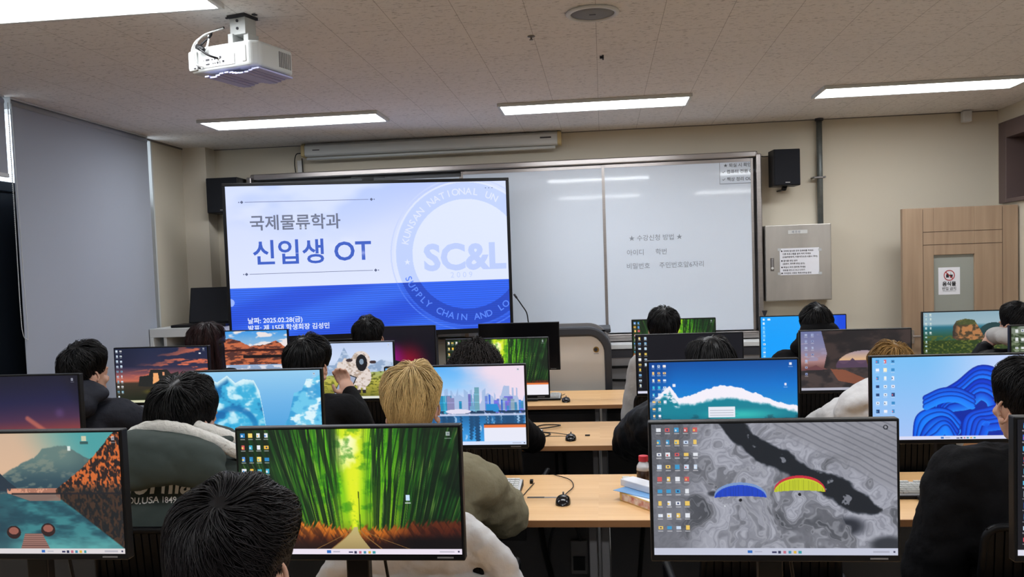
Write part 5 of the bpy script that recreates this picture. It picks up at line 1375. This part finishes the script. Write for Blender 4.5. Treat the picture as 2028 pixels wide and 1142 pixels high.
    for s_ in (-1, 1):
        mx = HR @ T((s_ * .0765, -.004, -.012)) @ Matrix.Rotation(s_ * -.35, 4, 'Z') @ Matrix.Rotation(.12, 4, 'X')
        t_ = MB(); t_.tube([(0, .010 + .019 * math.cos(a) * (1.0 if math.sin(a) > -.2 else .7) - .010, .004 + .030 * math.sin(a)) for a in np.linspace(-.6, 2 * pi - 1.3, 22)], .0042, 8)
        t_.ell((s_ * -.004, .0, .002), (.004, .016, .026), sub=2); t_.ell((0, .006, -.026), (.0055, .009, .011), sub=2); t_.xf(mx)
        me = bpy.data.meshes.new('e'); t_.bm.to_mesh(me); t_.bm.free(); e_.bm.from_mesh(me); bpy.data.meshes.remove(me)
    me = bpy.data.meshes.new('e'); e_.bm.to_mesh(me); e_.bm.free(); eb.from_mesh(me); bpy.data.meshes.remove(me)
    for f in eb.faces: f.smooth = True
    eb.to_mesh(bm_); eb.free()
    meshobj('body', bm_, M['skin'], P)
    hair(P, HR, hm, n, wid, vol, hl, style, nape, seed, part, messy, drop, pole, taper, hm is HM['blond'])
    # upper clothing
    g = .016 + puff
    c = MB()
    c.chain([(0, -.035, sh - .03), chest, (0, (chest.y + pel.y) / 2, (chest.z + pel.z) / 2), pel + Vector((0, 0, .01))], [.085 + g * .6, .11 + g * .8, .115 + g * .8, .125 + g * .8])
    for s_ in (-1, 1): c.ell((s_ * .075 * build, chest.y - .005, chest.z + .01), (.09 + g, .098 + g, .15 + g))
    for s_ in (-1, 1): c.ell((s_ * .06 * build, pel.y, pel.z + .06), (.09 + g, .11 + g, .12))
    for i in (0, 1):
        c.cap((0, -.035, sh - .012), shd[i], .066 + g, .056 + g); c.chain([shd[i], shd[i] * .5 + el[i] * .5 + Vector((0, 0, 0)), el[i], el[i] * .35 + wr[i] * .65, wr[i]], [.054 + g, .052 + g, .046 + g, .040 + g, .032 + g * .6])
    if collar: c.cap(nb + Vector((0, -.004, -.075)), nb + Vector((0, .0, -.03)), .085 + g * .5, .068 + g * .5)
    cm = remesh(c, vox, 3, fold, .09, seed)
    cl = meshobj(cloth, cm, top_mat, P)
    # trousers and shoes
    t_ = MB()
    t_.ell(pel + Vector((0, 0, -.01)), (.165, .15, .10))
    for i in (0, 1): t_.chain([Vector((math.copysign(.09, shd[i].x), pel.y, .53)), knee[i], ank[i] + Vector((0, 0, .03))], [.10, .075, .062])
    meshobj('trousers', remesh(t_, .014, 3, .01, .1), M['trousers'], P)
    for i in (0, 1):
        s2 = MB(); s2.cap(ank[i] + Vector((0, -.03, -.03)), ank[i] + Vector((0, .14, -.045)), .05, .04)
        meshobj('shoe', remesh(s2, .012, 3), M['black_plastic'], P)
    return P, HR, cl
M['trousers'] = mat('dark_trousers', rgb(34, 36, 44), .85, bump=.2, bscale=150)
def cloth_mat(name, c, rough=.85, noise=.06, bump=.25, bscale=60, sheen=.0): return mat(name, c, rough, noise=noise, nscale=12, bump=bump, bscale=bscale, sheen=sheen, spec=.15)
M['c_black'] = cloth_mat('black_knit', rgb(12, 12, 15), sheen=0)
M['c_black_shell'] = cloth_mat('black_padded_shell', rgb(9, 11, 17), .55, bscale=25, bump=.4, sheen=0)
M['c_charcoal'] = cloth_mat('charcoal_hooded_jacket', rgb(30, 32, 40), .7, sheen=0)
M['c_khaki'] = cloth_mat('khaki_sweater', rgb(134, 128, 106), .9)
M['c_green'] = cloth_mat('dark_green_shell', rgb(62, 71, 68), .75, bscale=18, bump=.15)
M['c_white'] = cloth_mat('cream_padded_coat', rgb(206, 205, 206), .7, bscale=14, bump=.8)
M['c_greyknit'] = cloth_mat('grey_fleece', rgb(172, 170, 168), .95)
M['fleece'] = mat('white_fleece', rgb(222, 220, 214), .95, bump=.6, bscale=90, sheen=.4)
M['print'] = mat('white_print', rgb(244, 246, 246), .7)

# row nearest the camera
person(-.578, 1.24, 1.287, 'person with black hair seated right in front of the bamboo monitor, seen from behind', HM['soft'], M['c_black'], .42, n=14000, wid=.0011, vol=.026, hl=.75, head=(-.22, 0, -.18), nape=44, seed=5, messy=.16, part=.5, pole=(.12, -.60, .78), hscale=1.02)
chair(-.578, 1.20, 0, 'black office chair of the person nearest the camera')
# second row
P1, HR1, cl1 = person(-1.325, 2.56, 1.298, 'person in dark green hooded jacket with white lettering on the back', HM['black'], M['c_green'], .34, n=7000, wid=.0013, vol=0.034, hl=.9, head=(-.05, 0, -.45), nape=40, seed=2, messy=.10, cloth='jacket', puff=.03, build=1.12, fold=.035, pole=(.15, -.40, .9), hscale=1.05)
person(-0.595, 2.56, 1.323, 'person with bleached blond hair and khaki sweater', HM['blond'], M['c_khaki'], .34, n=9000, wid=.0013, vol=0.028, hl=.8, head=(-.02, 0, .03), nape=36, taper=1.0, seed=3, messy=.13, build=1.10, shoulder=-.02, fold=.04, pole=(.10, -.25, .96), puff=.012, hscale=1.0)
person(1.19, 2.56, 1.296, 'person in black sweater at the right, ear and cheek showing', HM['black'], M['c_black'], .34, n=7000, wid=.0013, vol=0.024, hl=.8, head=(-.02, 0, .30), nape=40, taper=1.0, fold=.04, seed=4, messy=.08, build=1.12, puff=.025, arms='lap', hscale=1.0)
# third row
P5, HR5, _ = person(-2.445, 3.79, 1.324, 'person in charcoal hooded jacket near the blinds', HM['black'], M['c_charcoal'], .34, n=3000, wid=.0018, vol=0.034, hl=.8, head=(-.05, 0, -.5), nape=40, seed=6, messy=.16, build=1.12, puff=.02, cloth='jacket', arms='desk', hscale=1.06)
person(-1.357, 3.79, 1.33, 'person in black sweater holding a phone before the sheep picture', HM['black'], M['c_black'], .34, n=3000, wid=.0018, vol=0.032, hl=.9, head=(-.10, 0, -.25), nape=40, seed=7, messy=.06, build=1.08, hand=(1, (.22, .04, .87), (.125, .22, 1.005), ((-.45, .3, .85), (.9, .3, .3), (-.1, .95, -.3))), puff=.01, hscale=1.05)
person(-0.583, 3.79, 1.266, 'person with curly dark hair below the switched-off monitor', HM['curl'], M['c_black'], .34, n=3600, wid=.0018, vol=0.042, hl=.5, style='curly', head=(-.25, 0, 0), nape=42, seed=8, messy=.3, hscale=1.06)
person(0.456, 3.79, 1.28, 'person with long straight black hair and black padded coat', HM['black'], M['c_black_shell'], .34, n=3600, wid=.0018, vol=0.034, hl=1.2, style='long', head=(0, 0, 0), seed=9, messy=.03, build=1.40, puff=.05, cloth='coat', fold=.03, shoulder=-.03, pole=(0, -.1, 1), hscale=1.08)
P9, HR9, _ = person(1.215, 3.79, 1.235, 'person with light brown hair and cream padded coat', HM['brown'], M['c_white'], .34, n=3000, wid=.0018, vol=0.026, hl=.7, head=(-.12, 0, .05), nape=44, seed=10, messy=.12, build=1.15, puff=.035, cloth='coat', fold=.03, hscale=1.0)
# farthest row
person(-2.435, 5.02, 1.344, 'person with long reddish brown hair beside the white shelf', HM['red'], M['c_black'], .34, n=3000, wid=.002, vol=0.034, hl=1.2, style='long', head=(0, 0, -.25), seed=11, messy=.05, drop=.30, pole=(0, -.1, 1), hscale=1.08)
person(-1.412, 5.02, 1.346, 'person with black hair in front of the magenta and red screen', HM['black'], M['c_black'], .34, n=2400, wid=.002, vol=0.028, hl=.8, seed=12, messy=.15, hscale=1.0)
person(0.339, 5.02, 1.354, 'person with black bowl-cut hair and pale top in the farthest row', HM['black'], M['c_greyknit'], .34, n=2400, wid=.002, vol=0.027, hl=.9, seed=13, messy=.05, puff=.0, build=.84, arms='lap', hscale=1.0)
P12, HR12, _ = person(1.198, 5.02, 1.343, 'person in black hooded top before the plain blue screen', HM['black'], M['c_black'], .34, n=2400, wid=.002, vol=0.026, hl=.8, head=(-.05, 0, -.1), seed=14, messy=.1, build=1.1, puff=.01, cloth='hooded_top', hscale=1.0)
P13, HR13, _ = person(2.285, 5.02, 1.322, 'person with pale hood resting chin on hand by the door', HM['black'], M['c_black_shell'], .34, n=2400, wid=.002, vol=0.026, hl=.8, head=(-.05, 0, .5), seed=15, messy=.08, hand=(0, (-.22, .10, .82), (-.13, .10, 1.045), ((.35, .1, .8), (.6, -.7, .1), (-.6, -.6, .3))), cloth='coat', puff=.01, hscale=1.0)

# hoods and printing
def hood(P, name, m, parts, vox=.01, fold=.012):
    h = MB()
    for c, r, rot in parts: h.ell(c, r, Euler(rot).to_matrix().to_4x4())
    return meshobj(name, remesh(h, vox, 4, fold, .08), m, P)
hood(P1, 'hood', M['c_green'], [((0.0, -.15, 1.075), (.20, .075, .065), (.3, .12, 0)), ((-.04, -.185, 1.045), (.165, .06, .062), (.2, .1, 0)), ((.06, -.17, 1.045), (.15, .055, .065), (.2, .25, 0)), ((-.09, -.195, 1.01), (.10, .05, .042), (.1, 0, 0)), ((.02, -.02, 1.09), (.15, .12, .03), (.15, 0, 0))], .009, .012)
fl = MB(); fl.tube(bez([(-.15, -.11, 1.10), (-.06, -.125, 1.145), (.04, -.125, 1.14), (.13, -.10, 1.10), (.20, -.06, 1.05), (.235, .0, 1.01)], 24), .022, 10); fl.tube(bez([(-.10, -.08, 1.13), (.0, -.07, 1.15), (.10, -.05, 1.12), (.16, .0, 1.08)], 20), .022, 10)
meshobj('hood_lining', remesh(fl, .006, 2, .006, .02), M['fleece'], P1, 'white fleece hood lining')
def project_text(items, target, P, name, m, off=.003):
    tb = bmesh.new()
    for s_, size, x, z, bold, al in items: text_into(tb, s_, size, T((x, -1, z)), bold, al)
    bmesh.ops.subdivide_edges(tb, edges=[e for e in tb.edges if e.calc_length() > .012], cuts=1)
    bmesh.ops.triangulate(tb, faces=tb.faces)
    tree = BVHTree.FromPolygons([v.co for v in target.data.vertices], [p.vertices for p in target.data.polygons])
    for v in tb.verts:
        hit = tree.ray_cast(Vector((v.co.x, -1.2, v.co.z)), Vector((0, 1, 0)))
        if hit[0]: v.co.y = hit[0].y - off
    me = bpy.data.meshes.new(name); tb.to_mesh(me); tb.free()
    return meshobj(name, me, m, P)
project_text([('california', .088, .080, .950, .02, 'RIGHT'), ('©', .022, .085, 1.0, 0, 'LEFT'), ('S.U.EDU.USA 1849', .026, .035, .922, .015, 'RIGHT')], cl1, P1, 'jacket_lettering', M['print'])
hood(P12, 'hood', M['c_black'], [((0, -.07, 1.20), (.105, .085, .045), (.3, 0, 0)), ((0, -.09, 1.16), (.13, .08, .05), (.3, 0, 0)), ((0, -.10, 1.10), (.17, .07, .07), (.3, 0, 0))], .012)
hood(P13, 'hood', M['c_greyknit'], [((-.03, -.08, 1.125), (.13, .085, .055), (.3, 0, .2)), ((-.10, -.0, 1.13), (.06, .09, .05), (0, .2, 0)), ((.08, -.05, 1.12), (.07, .09, .05), (0, 0, 0))], .012)
hood(P9, 'hood', M['c_white'], [((-.10, -.11, 1.03), (.13, .09, .055), (.3, -.35, 0)), ((-.17, -.12, 1.0), (.09, .08, .05), (.2, -.5, 0)), ((.05, -.14, 1.04), (.14, .08, .05), (.3, .2, 0)), ((-.10, -.10, .94), (.17, .10, .09), (0, 0, 0))], .009, .02)
hood(P5, 'hood', M['c_charcoal'], [((.02, -.10, 1.09), (.15, .08, .05), (.4, .12, 0)), ((0, -.15, 1.03), (.14, .06, .07), (.3, 0, 0))], .011, .012)
# phone held by the person before the sheep picture
ph = empty('phone', (-1.357 + .075, 3.79 + .29, 1.035), 0, 'small smartphone held up by the person in black sweater', 'phone')
MB().box(-.036, .036, -.004, .004, -.07, .07, Matrix.Rotation(.35, 4, 'Y') @ Matrix.Rotation(-.5, 4, 'X')).build('case', M['black_plastic'], ph, bevel=.003)
MB().box(-.032, .032, -.0048, -.004, -.064, .064, Matrix.Rotation(.35, 4, 'Y') @ Matrix.Rotation(-.5, 4, 'X')).build('screen', emis('phone_glow', rgb(150, 160, 185)), ph)

# chairs with people
for x, y, rz, l in ((-1.325, 2.60, 0, 'black office chair under the person in green jacket'), (-.545, 2.61, 0, 'black office chair with a cream padded coat over its back'), (1.18, 2.61, -.06, 'black office chair behind the person at the right edge'),
                    (.42, 2.62, .05, 'empty black office chair below the paraglider monitor'),
                    (-2.445, 3.85, 0, 'black office chair of the person in charcoal jacket'), (-1.357, 3.85, 0, 'black office chair of the person holding a phone'), (-.53, 3.86, -.08, 'black office chair right of the curly-haired person, near the middle mouse'),
                    (.456, 3.85, 0, 'black office chair of the person with long black hair'), (1.20, 3.85, .04, 'black office chair of the person with cream padded coat'),
                    (-2.435, 5.08, 0, 'black office chair of the person with reddish hair'), (-1.412, 5.08, 0, 'black office chair before the magenta screen'), (.339, 5.08, 0, 'black office chair of the person with bowl-cut hair'),
                    (1.198, 5.08, 0, 'black office chair before the plain blue screen'), (2.285, 5.08, 0, 'black office chair beside the door')):
    chair(x, y, rz, l)
# padded coat draped over the blond person's chair
P = empty('draped_coat', (-.545, 2.365, 0), 0, 'cream padded coat draped over the chair behind the bamboo monitor', 'coat')
d = MB()
for z, w in ((.875, .165), (.84, .20), (.78, .205), (.70, .215), (.62, .22), (.54, .215), (.46, .2)): d.ell((0, -.025 - (.9 - z) * .02, z), (w, .040, .058), sub=3)
d.ell((0, .0, .882), (.17, .055, .03))
for s_ in (-1, 1): d.chain([(s_ * .16, -.01, .84), (s_ * .235, -.015, .75), (s_ * .29, -.015, .66), (s_ * .32, -.01, .55), (s_ * .33, -.01, .45)], [.044, .044, .042, .040, .036])
meshobj('coat_shell', remesh(d, .007, 3, .035, .085), M['c_white'], P)
remove_tree(CH)
